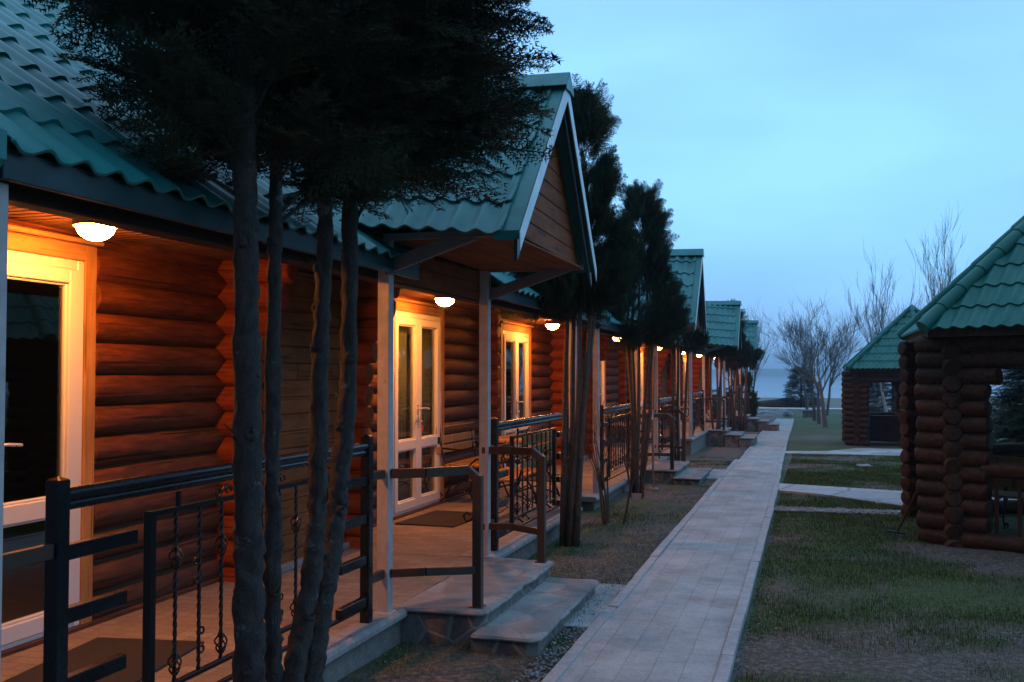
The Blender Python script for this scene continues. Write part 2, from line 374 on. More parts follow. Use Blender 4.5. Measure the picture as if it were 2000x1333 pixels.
for sg in SEG:
    ribbon('path', sg, 'path')
    mb = MB()
    for side in (0, 1):
        for (y0, a0, b0, z0), (y1, a1, b1, z1) in zip(sg[:-1], sg[1:]):
            nn = max(1, int((y1 - y0) / .9)); 
            for i in range(nn):
                t0, t1 = i / nn, (i + 1) / nn; ya = y0 + (y1 - y0) * t0 + .004; yb = y0 + (y1 - y0) * t1 - .004
                xa = (b0 + (b1 - b0) * t0 + .035) if side else (a0 + (a1 - a0) * t0 - .035)
                xb = (b0 + (b1 - b0) * t1 + .035) if side else (a0 + (a1 - a0) * t1 - .035)
                za = z0 + (z1 - z0) * t0; zb = z0 + (z1 - z0) * t1; w = .036; dz = .012 + random.uniform(-.006, .006); jx = random.uniform(-.006, .006)
                mb.add([(xa - w + jx, ya, za + dz), (xa + w + jx, ya, za + dz), (xb + w + jx, yb, zb + dz), (xb - w + jx, yb, zb + dz), (xa - w + jx, ya, za - .12), (xa + w + jx, ya, za - .12), (xb + w + jx, yb, zb - .12), (xb - w + jx, yb, zb - .12)],
                       [(0, 1, 2, 3), (0, 4, 5, 1), (1, 5, 6, 2), (2, 6, 7, 3), (3, 7, 4, 0)])
    tag(mb.build('kerb', 'kerb', bevel=.004), kind='structure')
# paved pads beside the steps
for (x0, x1, y0, y1) in ((-1.62, -1.385, 6.6, 8.0), (-1.66, -1.40, 16.9, 18.6)):
    mb = MB(); z = gz(0, y0); mb.box(x0, x1, y0, y1, z - .08, z + .006 - abs(x0 + 1.62) * 0); tag(mb.build('path', 'path', bevel=.005), kind='structure')
# side paths to the gazebos
def flat(name, pts, mat, lift=.012, th=.05):
    mb = MB(); mb.poly_prism([(x, y, gz(x, y) + lift - th) for x, y in pts], (0, 0, th)); return tag(mb.build(name, mat), kind='structure')
flat('side_path', [(-.46, 15.3), (.15, 14.9), (1.15, 13.75), (3.6, 13.6), (4.6, 14.6), (3.2, 15.9), (1.3, 15.7), (.2, 16.1), (-.46, 16.35)], 'slab')
flat('stone_edging', [(-.44, 12.85), (1.1, 13.12), (1.1, 13.32), (-.44, 13.1)], 'rock', .006)
flat('side_path', [(-.66, 26.3), (.4, 26.6), (1.2, 28.2), (2.6, 28.2), (2.4, 27.0), (4.5, 26.5), (4.5, 25.4), (2.0, 25.5), (-.66, 25.5)], 'slab')
flat('walkway', [(-30, 69.2), (40, 67.8), (40, 70.2), (-30, 71.8)], 'pale', .09, .15)
mb = MB(); mb.box(-6000, 6000, 100, 5800, -2.5, -1.2)
m = M('lake water', .06, c3(.02, .05, .08)); w_ = m.noise(m.coord((1, .25, 1)), .8, 4, .6); m.bump(w_, .12, .3); MAT['water'] = m.m
tag(mb.build('water', 'water'), kind='structure')
# far shore: long low wooded ridge
hx = np.linspace(-2600, 2600, 361); prof = np.array([17. + 3.5 * mnoise.noise(Vector((x * .0013, 0, 0))) + 1.6 * mnoise.noise(Vector((x * .02, 3, 0))) + 1. * mnoise.noise(Vector((x * .1, 9, 0))) for x in hx])
V = []; 
for j, (yy, k) in enumerate(((2000, 0.), (2025, .75), (2150, 1.), (2800, 1.15), (3000, 0.))):
    for x, p_ in zip(hx, prof): V.append((x, yy + 10 * mnoise.noise(Vector((x * .01, j, 0))), -1.4 + (p_ - 2.) * k))
I = np.arange(5 * 361).reshape(5, 361); F = np.stack([I[:-1, :-1], I[:-1, 1:], I[1:, 1:], I[1:, :-1]], -1).reshape(-1, 4)
m = M('far woods', 1., c3(.035, .06, .05)); m.base(m.ramp(m.noise(m.coord(), .12, 5), [(.3, c3(.02, .04, .035)), (.7, c3(.07, .09, .07))])); MAT['hills'] = m.m
tag(np_mesh('hills', V, F, 'hills'), kind='structure')

# ------------------------------------------------------------------ metal tile sheets
PW = .146; PR = .30
def tile_sheet(mb, O, U, Vv, clip=None, rows_off=0., lip=.012, PW=PW, PR=PR, wh=.030):
    """O lower corner, U vector along the eave, Vv vector up the slope"""
    O = Vector(O); U = Vector(U); Vv = Vector(Vv); lu, lv = U.length, Vv.length; u = U / lu; v = (Vv - u * Vv.dot(u)); v = v.normalized(); n = u.cross(v).normalized()
    if n.z < 0: n = -n
    nu = max(8, int(round(lu / PW * 9))); us = [lu * i / nu for i in range(nu + 1)]
    vv = []; k = 0; y = 0.
    while y < lv - 1e-4:
        y1 = min(lv, (k + 1) * PR - rows_off)
        vv.append((y, 1.)); vv.append((y + (y1 - y) * .5, .45)); vv.append((y1 - .001, 0.)); y = y1; k += 1
    vs = []; skew = Vv - v * Vv.dot(v)
    for (y, st) in vv:
        for a in us:
            ph = a / PW; c = .5 + .5 * math.cos(2 * math.pi * ph); h = wh * c ** 1.35
            vs.append(O + u * a + v * y + skew * (y / lv) + n * (h + .017 * st))
    m_ = len(us); fs = []
    for r_ in range(len(vv) - 1):
        for i in range(m_ - 1): fs.append((r_ * m_ + i, r_ * m_ + i + 1, (r_ + 1) * m_ + i + 1, (r_ + 1) * m_ + i))
    # turned lip at the eave
    b = len(vs)
    for i in range(m_): vs.append(vs[i] - n * lip - v * .002)
    for i in range(m_ - 1): fs.append((i, b + i, b + i + 1, i + 1))
    if clip: fs = [f for f in fs if not clip(sum((vs[i] for i in f), Vector()) / len(f))]
    mb.add(vs, fs)
def sheet(name, args, parent, clip=None, mat='metal_roof', **kw):
    mb = CMB()
    for a in args: tile_sheet(mb, *a, clip=clip, **kw)
    o = mb.build(name, mat, parent, smooth=True, fix=False)
    s_ = o.modifiers.new('thick', 'SOLIDIFY'); s_.thickness = .004; s_.offset = -1
    return o

# ------------------------------------------------------------------ cabin
FZ = .2
EX, EZ, SL = -2.40, 2.345, .727           # eave of the main roof and its slope
def zroof(x): return EZ + SL * (EX - x)
cabin = empty('log_cabin', (-5.5, 7., 0))
CAB_OFF = Vector((-5.5, 7., 0))
class CMB(MB):
    def build(s, name, mat, parent=None, **k):
        s.v = [(a - CAB_OFF.x, b - CAB_OFF.y, c - CAB_OFF.z) for a, b, c in s.v]
        return MB.build(s, name, mat, parent, **k)
def under(v): return v.z < zroof(v.x) - .015
# log walls
LR = .101; LP = .1824
def wall(y0, y1, zs, nm='log_wall'):
    mb = CMB()
    for i, z in enumerate(zs): mb.log((-4.085 + .006 * random.uniform(-1, 1), y0 + random.uniform(-.006, .006), z), (-4.085, y1 + random.uniform(-.006, .006), z), LR * random.uniform(.96, 1.03), seed=i + y0, bevel=.018)
    mb.box(-4.2, -4.09, y0 + .03, y1 - .03, FZ - .1, zs[-1])
    return mb.build(nm, 'log_y', cabin, smooth=True)
ZL = [FZ + .085 + LP * i for i in range(12)]
wall(2.58, 3.46, ZL); wall(5.055, 6.5, ZL); wall(8.0, 9.40, ZL); wall(11.0, 12.55, ZL)
mb = CMB(); mb.log((-4.09, 2.6, 2.455), (-4.09, 12.6, 2.455), .085, seed=5); mb.box(-4.2, -4.03, 2.6, 12.6, 2.37, 2.54); mb.build('wall_plate', 'log_x' if 0 else 'log_y', cabin, smooth=True)
mb = CMB(); mb.box(-4.3, -3.98, 2.58, 12.6, FZ - .03, FZ + .03); mb.build('sill_beam', 'log_y', cabin, bevel=.01)
# partitions: cross logs with corbelled heads
def partition(y, base=-3.74, sg=1):
    mb = CMB()
    for i in range(13):
        z = FZ + .0 + LP * i
        xe = base + random.uniform(-.008, .008)
        if z > 1.75: xe = base + (.05, .14, .2, .25, .27)[min(4, int((z - 1.75) / LP))]
        mb.log((-4.45, y, z), (xe, y, z), LR * .98, seed=i + y, bevel=.02)
    return mb.build('partition_wall', 'log_x', cabin, smooth=True)
partition(6.48); partition(7.98, -3.56); 
mb = CMB()
for i in range(13): mb.log((-4.4, 12.7, FZ + LP * i), (-3.86, 12.7, FZ + LP * i), LR * .95, seed=i, bevel=.02)
mb.build('partition_wall', 'log_x', cabin, smooth=True)
mb = CMB()
for i in range(13): mb.log((-4.4, 2.5, FZ + LP * i), (-3.86, 2.5, FZ + LP * i), LR * .95, seed=i, bevel=.02)
mb.build('partition_wall', 'log_x', cabin, smooth=True)
# boarded bay between the partitions
mb = CMB(); z = FZ
while z < 2.42:
    cut = 6.6 + 1.28 * random.random(); h = .128
    for a, b in ((6.56, cut - .002), (cut + .002, 7.9)):
        mb.box(-3.80, -3.75 + random.uniform(-.001, .0015), a, b, z + .003, min(z + h - .001, 2.44))
    z += h
mb.build('boarded_bay', 'board_y', cabin, bevel=.005)
mb = CMB(); mb.box(-3.81, -3.70, 6.56, 7.9, FZ, FZ + .05); mb.build('skirting', 'cap', cabin, bevel=.008)
# back volume so that no light leaks through
mb = CMB(); mb.box(-8.4, -8.3, 2.3, 12.8, -.2, 2.5); mb.build('back_wall', 'board_g', cabin)
for y_ in (2.38, 12.72):
    mb = CMB(); mb.box(-8.29, -4.15, y_ - .02, y_ + .06, -.2, 2.46); mb.poly_prism([(-8.5, y_ - .03, 2.45), (-2.6, y_ - .03, 2.45), (-5.5, y_ - .03, zroof(-5.5) - .1)], (0, .06, 0)); mb.build('end_wall', 'board_x', cabin)
mb = CMB(); mb.box(-8.3, -4.2, 2.4, 12.7, 2.52, 2.56); mb.box(-8.3, -4.1, 2.4, 12.7, FZ - .06, FZ - .02); mb.box(-5.9, -5.8, 2.4, 12.7, FZ, 2.52); mb.build('inner_room', 'dark', cabin)

def door(y0, y1, mirror=False):
    """double glazed door in white pvc with timber trim; outer frame y0..y1"""
    z0, z1 = FZ + .0, 2.30; X = -4.0; ym = (y0 + y1) / 2
    mb = CMB(); w = .055
    mb.box(X - .07, X, y0, y0 + w, z0, z1); mb.box(X - .07, X, y1 - w, y1, z0, z1); mb.box(X - .07, X, y0 + w, y1 - w, z1 - w, z1); mb.box(X - .07, X, y0 + w, y1 - w, z0, z0 + w)
    fr = mb.build('door_frame', 'pvc', cabin, bevel=.005)
    mb = CMB(); t = .095
    mb.box(X - .12, X + .012, y0 - t, y0 - .001, z0 - .01, z1 + t); mb.build('door_trim', 'trim', cabin, bevel=.006); mb = CMB(); mb.box(X - .12, X + .012, y1 + .001, y1 + t, z0 - .01, z1 + t)
    mb.build('door_trim', 'trim', cabin, bevel=.006); mb = CMB(); mb.box(X - .12, X + .014, y0 - .0005, y1 + .0005, z1 + .001, z1 + t)
    mb.box(X - .12, X + .045, y0 - t - .02, y1 + t + .02, z1 + t + .002, z1 + t + .03)
    mb.build('head_trim', 'trim_y', cabin, bevel=.006)
    for k, (a, b) in enumerate(((y0 + w + .002, ym - .003), (ym + .003, y1 - w - .002))):
        mb = CMB(); s_ = .078; xa, xb = X - .045, X + .015; za, zb = z0 + w + .003, z1 - w - .003
        mb.box(xa, xb, a, a + s_, za, zb); mb.box(xa, xb, b - s_, b, za, zb)
        mb.box(xa, xb, a + s_, b - s_, za, za + .09); mb.box(xa, xb, a + s_, b - s_, zb - s_, zb); mb.box(xa, xb, a + s_, b - s_, .87, .97)
        # stepped glazing beads
        for (zz0, zz1) in ((za + .09, .87), (.97, zb - s_)):
            e = .014; mb.box(xa + .012, xb - .018, a + s_, a + s_ + e, zz0, zz1); mb.box(xa + .012, xb - .018, b - s_ - e, b - s_, zz0, zz1)
            mb.box(xa + .012, xb - .018, a + s_ + e, b - s_ - e, zz0, zz0 + e); mb.box(xa + .012, xb - .018, a + s_ + e, b - s_ - e, zz1 - e, zz1)
        d = mb.build('door', 'pvc', cabin, bevel=.005)
        mb = CMB()
        for (zz0, zz1) in ((za + .09, .87), (.97, zb - s_)): mb.box(xa + .020, xa + .026, a + s_, b - s_, zz0, zz1)
        mb.build('glass', 'glass', d)
        hy = b - s_ / 2 if k == 0 else a + s_ / 2; sgn = -1 if k == 0 else 1
        mb = CMB(); mb.box(xb, xb + .008, hy - .014, hy + .014, 1.10, 1.33)
        mb.tube([(xb, hy, 1.29), (xb + .05, hy, 1.29), (xb + .055, hy + sgn * .02, 1.292), (xb + .05, hy + sgn * .12, 1.283)], .009, 8)
        mb.tube([(xb, hy, 1.15), (xb + .022, hy, 1.15)], .011, 8)
        mb.build('handle', 'chrome', d, smooth=True)
        if k == 1:
            mb = CMB(); mb.box(xb + .02, xb + .026, hy - .012, hy + .02, 1.05, 1.11); mb.build('key_tag', 'red', d, bevel=.003)
    # curtains just inside
    for (a, b, mt) in () if y0 < 6 else ((y0 + .06, y0 + .30, 'curtain2'), (y0 + .36, y0 + .74, 'curtain'), (y0 + .78, y0 + .88, 'curtain2'), (y1 - .30, y1 - .04, 'curtain')):
        mb = CMB(); n = 40; vs = []
        for z in (z0 + .06, z1 - .1):
            for i in range(n + 1): vs.append((X - .13 + .022 * math.sin(i * 1.15) + .008 * math.sin(i * .5), a + (b - a) * i / n * (1 if z > 1 else .9), z))
        mb.add(vs, [(i, i + 1, n + 2 + i, n + 1 + i) for i in range(n)])
        c = mb.build('curtain', mt, cabin, smooth='all', fix=False); c.modifiers.new('t', 'SOLIDIFY').thickness = .003
door(3.55, 4.96); door(9.49, 10.9)

# soffit slats, beams, fascia
mb = CMB(); y = 2.56
while y < 12.7:
    mb.box(-4.05, -2.62, y, y + .062, 2.462, 2.478); y += .086
mb.build('soffit', 'soffit', cabin)
mb = CMB(); mb.box(-8.5, -2.6, 2.5, 12.6, 2.49, 2.50); mb.build('soffit_backing', 'darkbeam', cabin)
mb = CMB(); mb.box(-2.66, -2.56, 2.6, 12.55, 2.235, 2.44); mb.build('eave_beam', 'darkbeam', cabin, bevel=.006)
for (a, b) in ((2.62, 6.19), (7.9, 12.6)):
    mb = CMB(); mb.box(-2.448, -2.42, a, b, 2.265, 2.365); mb.box(-2.62, -2.448, a, b, 2.355, 2.364); mb.build('fascia', 'fascia', cabin, bevel=.003)
# main roof
RX = -5.5; rl = (RX - EX)
for q_ in [((EX, a, EZ), (0, b - a, 0), (rl, 0, -rl * SL)) for a, b in ((2.60, 6.14), (7.86, 12.62))] + [((-2.98, 6.14, zroof(-2.98)), (0, 1.72, 0), (RX + 2.98, 0, (-2.98 - RX) * SL)),
      ((2 * RX - EX, 2.60, EZ), (0, 10.02, 0), (-rl, 0, -rl * SL))]: sheet('roof', [q_], cabin, PW=.175, PR=.345, wh=.034)
mb = CMB(); zr = zroof(RX)
mb.tube([(RX, 2.55, zr + .03), (RX, 12.66, zr + .03)], .07, 10)
mb.build('ridge_cap', 'metal_roof', cabin, smooth=True)
for yv in (2.52, 12.62):
    mb = CMB(); mb.poly_prism([(EX + .02, yv, EZ - .03), (EX + .02, yv, EZ + .06), (RX, yv, zr + .06), (RX, yv, zr - .08), (EX - .05, yv, EZ - .1)], (0, .07, 0)); mb.build('verge', 'metal_roof', cabin)

# porch gable
A0, A1, AP = 5.58, 8.08, 6.83                        # eave / ridge positions
XL, XR, XP = -1.575, -1.65, -1.59
zL, zR_, zP = 2.42, 2.47, 3.62
def bz(y): return zL if y < AP else zR_
back = -4.3
dxl = back - XL
gl_O = Vector((XL, A0, zL)); gl_top = Vector((XP, AP, zP)); 
for q_ in [
    (Vector((back, A0, zL + .26)), Vector((XL + .0 - back - .10, 0, -.24)), Vector((0, AP - A0, zP - zL))),
    (Vector((back, A1, zR_ + .1)), Vector((XR - back - .10, 0, -.10)), Vector((0, AP - A1, zP - zR_)))]: sheet('porch_roof', [q_], cabin, clip=under)
# verge flashings: flat strip on the slope and a pale barge strip facing the path
for (y0, z0, x0) in ((A0, zL, XL), (A1, zR_, XR)):
    mb = CMB()
    a = Vector((x0, y0, z0)); t = Vector((XP, AP, zP)); inn = Vector((-.15, 0, 0)); up = Vector((0, 0, .052))
    mb.add([a + up, t + up, t + up + inn, a + up + inn, a, t, t + inn, a + inn], [(0, 1, 2, 3), (0, 4, 5, 1), (3, 2, 6, 7), (0, 3, 7, 4)])
    mb.build('verge_strip', 'metal_roof', cabin)
for (y0, z0, x0) in ((A0, zL, XL), (A1, zR_, XR)):
    mb = CMB()
    s_ = 1 if y0 < AP else -1
    a = Vector((x0 + .006, y0 - s_ * .02, z0 + .035)); t = Vector((XP + .006, AP, zP + .052)); dn = Vector((0, 0, -.105)); th = Vector((.006, 0, 0))
    mb.poly_prism([a, t, t + dn * 1.25, a + dn], th)
    mb.build('barge_board', 'metal_flash', cabin)
for (y0, z0, x0) in ((A0, zL, XL), (A1, zR_, XR)):
    mb = CMB()
    s_ = 1 if y0 < AP else -1
    a = Vector((x0 - .04, y0 + s_ * .03, z0 + .0)); t = Vector((XP - .04, AP, zP - .0)); dn = Vector((0, 0, -.15))
    mb.poly_prism([a, t, t + dn, a + dn * .8], (.02, 0, 0))
    mb.build('barge_backing', 'fascia', cabin)
mb = CMB()
for s_ in (-1, 1):
    mb.poly_prism([(XP + .025, AP, zP + .115), (XP + .025, AP + s_ * .115, zP + .115 - .115), (XP + .025, AP + s_ * .115, zP + .115 - .121), (XP + .025, AP, zP + .108)], (-2.7, 0, .04))
    mb.poly_prism([(XP + .028, AP, zP + .11), (XP + .028, AP + s_ * .11, zP - .0), (XP + .028, AP + s_ * .11, zP - .03), (XP + .028, AP, zP - .02)], (-.004, 0, 0))
mb.build('porch_ridge_cap', 'metal_roof', cabin)
# gable boarding (horizontal boards, clipped to the triangle)
mb = CMB(); z = 2.50; h = .118; ya0, ya1 = A0 + .10, A1 - .10; zt = zP - .07
def ylim(z):
    t = (z - 2.44) / (zt - 2.44); return ya0 + (AP - ya0) * t, ya1 + (AP - ya1) * t
def xg(y): return XL - .10 + (XR - XL) * (y - A0) / (A1 - A0)
while z < zt - .03:
    z1 = min(z + h - .004, zt - .02); a, b = ylim(z); c, d = ylim(z1)
    if d > c: mb.poly_prism([(xg(a), a, z), (xg(b), b, z), (xg(d), d, z1), (xg(c), c, z1)], (-.02, 0, 0))
    z += h
mb.build('gable_boarding', 'board_g', cabin, bevel=.004)
mb = CMB(); x = -2.5
while x < -1.74:
    mb.box(x, x + .096, 5.74, 7.85, 2.478, 2.494); x += .1
mb.build('porch_soffit', 'board_g', cabin, bevel=.003)
mb = CMB(); z = 2.25
while z < 2.50:
    mb.box(-2.55, -2.53, 5.87, 7.80, z, min(z + .122, 2.478)); z += .126
mb.build('header_boarding', 'board_g', cabin, bevel=.004)
mb = CMB(); mb.box(-2.46, -1.70, 7.855, 7.895, 2.475, 2.52); mb.box(-2.50, -2.46, 7.815, 7.8551, 2.25, 2.50); mb.build('soffit_frame', 'brace', cabin)
mb = CMB(); mb.box(-2.46, -1.70, 5.70, 5.74, 2.46, 2.50); mb.build('soffit_frame', 'brace', cabin)
mb = CMB(); mb.bar((-2.49, 7.87, 2.285), (-1.83, 7.875, 2.50), .035, .085); mb.build('brace', 'brace', cabin, bevel=.004)
mb = CMB(); mb.bar((-2.49, 5.79, 2.30), (-1.90, 5.74, 2.485), .035, .085); mb.build('brace', 'brace', cabin, bevel=.004)
# posts
for y in (2.655, 5.83, 7.84, 11.02):
    mb = CMB(); w = .038; mb.box(-2.5 - w, -2.5 + w, y - w, y + w, FZ, 2.50 if 5 < y < 8 else 2.262); mb.box(-2.5 - .055, -2.5 + .055, y - .055, y + .055, FZ, FZ + .008)
    mb.build('post', 'post', cabin, bevel=.004)
# deck, cap stones, plinth, porch platform and steps
mb = CMB(); mb.box(-4.2, -2.70, 2.35, 12.2, FZ - .03, FZ); mb.box(-2.70, -2.50, 5.98, 7.78, FZ - .03, FZ - .001); mb.build('deck_paving', 'deckpave', cabin)
mb = CMB(); mb.box(-4.2, -2.46, 2.3, 11.0, -.3, FZ - .065); mb.box(-4.2, -2.75, 11.0, 12.2, -.3, FZ - .032); mb.build('plinth', 'plinth', cabin)
for (a, b) in ((2.22, 5.97), (7.79, 11.10)):
    mb = CMB(); n = 5; 
    for i in range(n):
        y0 = a + (b - a) * i / n + .003; y1 = a + (b - a) * (i + 1) / n - .003; dz = random.uniform(-.002, .003)
        mb.poly_prism([(-2.70, y0, FZ - .06), (-2.42, y0, FZ - .06), (-2.405, y0, FZ - .045), (-2.405, y0, FZ - .018 + dz), (-2.43, y0, FZ + .003 + dz), (-2.70, y0, FZ + .003 + dz)], (0, y1 - y0, 0))
    mb.build('cap_stone', 'cap', cabin, bevel=.003)

def slabmesh(x0, x1, y0, y1, z0, z1, seed, jag=.02):
    """stone slab with uneven rounded edges"""
    mb = CMB(); pts = []
    def edge(p, q, n):
        for i in range(n):
            t = i / n; w = Vector(p).lerp(Vector(q), t); nn = mnoise.noise(Vector((w.x * 6, w.y * 6, seed))); nrm = Vector(((q[1] - p[1]), -(q[0] - p[0]))).normalized()
            pts.append(Vector((w.x, w.y, 0)) + Vector((nrm.x, nrm.y, 0)) * nn * jag)
    r = .05
    edge((x0, y0), (x1 - r, y0), 12); edge((x1 - r, y0), (x1, y0 + r), 3); edge((x1, y0 + r), (x1, y1 - r), 26); edge((x1, y1 - r), (x1 - r, y1), 3); edge((x1 - r, y1), (x0, y1), 12); edge((x0, y1), (x0, y0), 2)
    cen = Vector(((x0 + x1) / 2, (y0 + y1) / 2, 0)); n = len(pts); vs = []
    lv = [(z0, 0.), (z0 + (z1 - z0) * .5, .006), (z1 - .018, 0.), (z1, -.016)]
    for k, (z, o_) in enumerate(lv):
        for i, p in enumerate(pts):
            d = (p - cen).normalized(); jj = .012 * mnoise.noise(Vector((p.x * 9, p.y * 9, z * 9 + seed))) if k < 3 else 0
            vs.append(p + d * (o_ + jj) + Vector((0, 0, z + (.004 * mnoise.noise(p * 8) if k == 3 else 0))))
    fs = [(k * n + i, k * n + (i + 1) % n, (k + 1) * n + (i + 1) % n, (k + 1) * n + i) for k in range(3) for i in range(n)]
    fs.append(tuple(range(3 * n, 4 * n))); mb.add(vs, fs); return mb
slabmesh(-2.5, -1.93, 6.0, 7.78, -.3, FZ - .022, 2).build('porch_base', 'darkstone', cabin)
slabmesh(-2.5, -1.90, 5.97, 7.80, FZ - .02, FZ + .002, 3, .012).build('porch_platform', 'crazy', cabin)
slabmesh(-1.95, -1.56, 5.86, 7.66, -.4, .078, 4).build('step', 'darkstone', cabin)
slabmesh(-1.95, -1.53, 5.83, 7.68, .08, .10, 5, .012).build('step_tread', 'crazy', cabin)

tag(cabin, 'nearest log cabin with green metal roof, its porch gable rising behind the dark conifer', 'cabin', 'log cabins in a row along the path')
cabins = [cabin]
for (dx, dy, dz, lab) in ((-.07, 10.0, -.035, 'second log cabin along the path, its gable showing right of the tall two-trunk thuja'),
                          (-.22, 22.0, -.05, 'third log cabin from the camera, small green porch gable over its steps'),
                          (-.24, 32.4, -.06, 'farthest log cabin of the row, nearest the lake')):
    c = copy_tree(cabin); c.location = cabin.location + Vector((dx, dy, dz)); tag(c, lab); cabins.append(c)
# extra lower step where the ground falls away
for c, zz in ((cabins[2], -.02), (cabins[3], -.02)):
    for k in range(1 if c is cabins[2] else 2):
        mb = slabmesh(-1.58 + .34 * k, -1.20 + .34 * k, 5.83, 7.68, -.6, .0 - .11 * k, 8 + k); mb.build('step', 'darkstone', c)
        mb = slabmesh(-1.58 + .34 * k, -1.18 + .34 * k, 5.81, 7.70, .0 - .11 * k, .02 - .11 * k, 9 + k, .012); mb.build('step_tread', 'crazy', c)

# ------------------------------------------------------------------ lamps
def lamp(loc, lab):
    t = empty('ceiling_lamp', loc); tag(t, lab, 'lamp', 'lit lamps under the cabin eaves')
    mb = MB(); n = 28
    def ring(prof):
        vs = []; fs = []
        for r_, z in prof:
            for j in range(n): a = 2 * math.pi * j / n; vs.append((r_ * math.cos(a), r_ * math.sin(a), z))
        for i in range(len(prof) - 1):
            for j in range(n): fs.append((i * n + j, i * n + (j + 1) % n, (i + 1) * n + (j + 1) % n, (i + 1) * n + j))
        return vs, fs
    mb.add(*ring([(.001, .0), (.11, 0), (.113, -.012), (.113, -.046), (.112, -.054), (.106, -.05), (.10, -.044)])); mb.build('lamp_base', 'lampbody', t, smooth=True)
    mb = MB(); pr = [(.096 * math.cos(a), -.050 - .078 * math.sin(a)) for a in np.linspace(0, math.pi / 2 - .02, 9)]
    mb.add(*ring(pr)); mb.build('lamp_glass', 'lamp', t, smooth='all'); return t
LAMPNOTE = ['nearest lit lamp under the eave, above the first glass door', 'second lit lamp, above the double glass door past the first steps', 'third lit lamp, above the door behind the thin thuja stems',
            'fourth lit lamp, small glow right of the thuja stems', 'fifth lit lamp, small glow under the third cabin eave', 'sixth lit lamp, second farthest pair of glows', 'seventh lit lamp, farthest but one cabin end', 'farthest lit lamp of the row']
k = 0
for ci, c in enumerate(cabins):
    for y in (4.42, 9.66):
        d = c.location - cabin.location; lamp(Vector((-3.5, y, 2.461)) + d, LAMPNOTE[k]); k += 1

# ------------------------------------------------------------------ wrought railings
XRL = -2.50
def scroll(c, r, a0, a1, up, side, y_axis=True, r2=.35, n=14, wr=.005):
    """flat spiral in the YZ plane"""
    pts = []
    for i in range(n + 1):
        t = i / n; a = a0 + (a1 - a0) * t; rr = r * (1 - (1 - r2) * t); pts.append((c[0], c[1] + rr * math.cos(a) * side, c[2] + rr * math.sin(a) * up))
    return pts
def basket(mb, x, y, z, h=.10, r=.024):
    for k in range(4):
        pts = []
        for i in range(11):
            t = i / 10; a = k * math.pi / 2 + t * math.pi * 1.1; rr = r * math.sin(math.pi * t) + .003; pts.append((x + rr * math.cos(a), y + rr * math.sin(a), z - h / 2 + h * t))
        mb.tube(pts, .0042, 5, cap=False)
def twist(mb, x, y, z0, z1, w=.0065):
    n = max(2, int((z1 - z0) / .012)); vs = []
    for i in range(n + 1):
        z = z0 + (z1 - z0) * i / n; a = (z - z0) * 42
        for k in range(4): vs.append((x + w * 1.41 * math.cos(a + k * math.pi / 2), y + w * 1.41 * math.sin(a + k * math.pi / 2), z))
    mb.add(vs, [(i * 4 + k, i * 4 + (k + 1) % 4, (i + 1) * 4 + (k + 1) % 4, (i + 1) * 4 + k) for i in range(n) for k in range(4)])
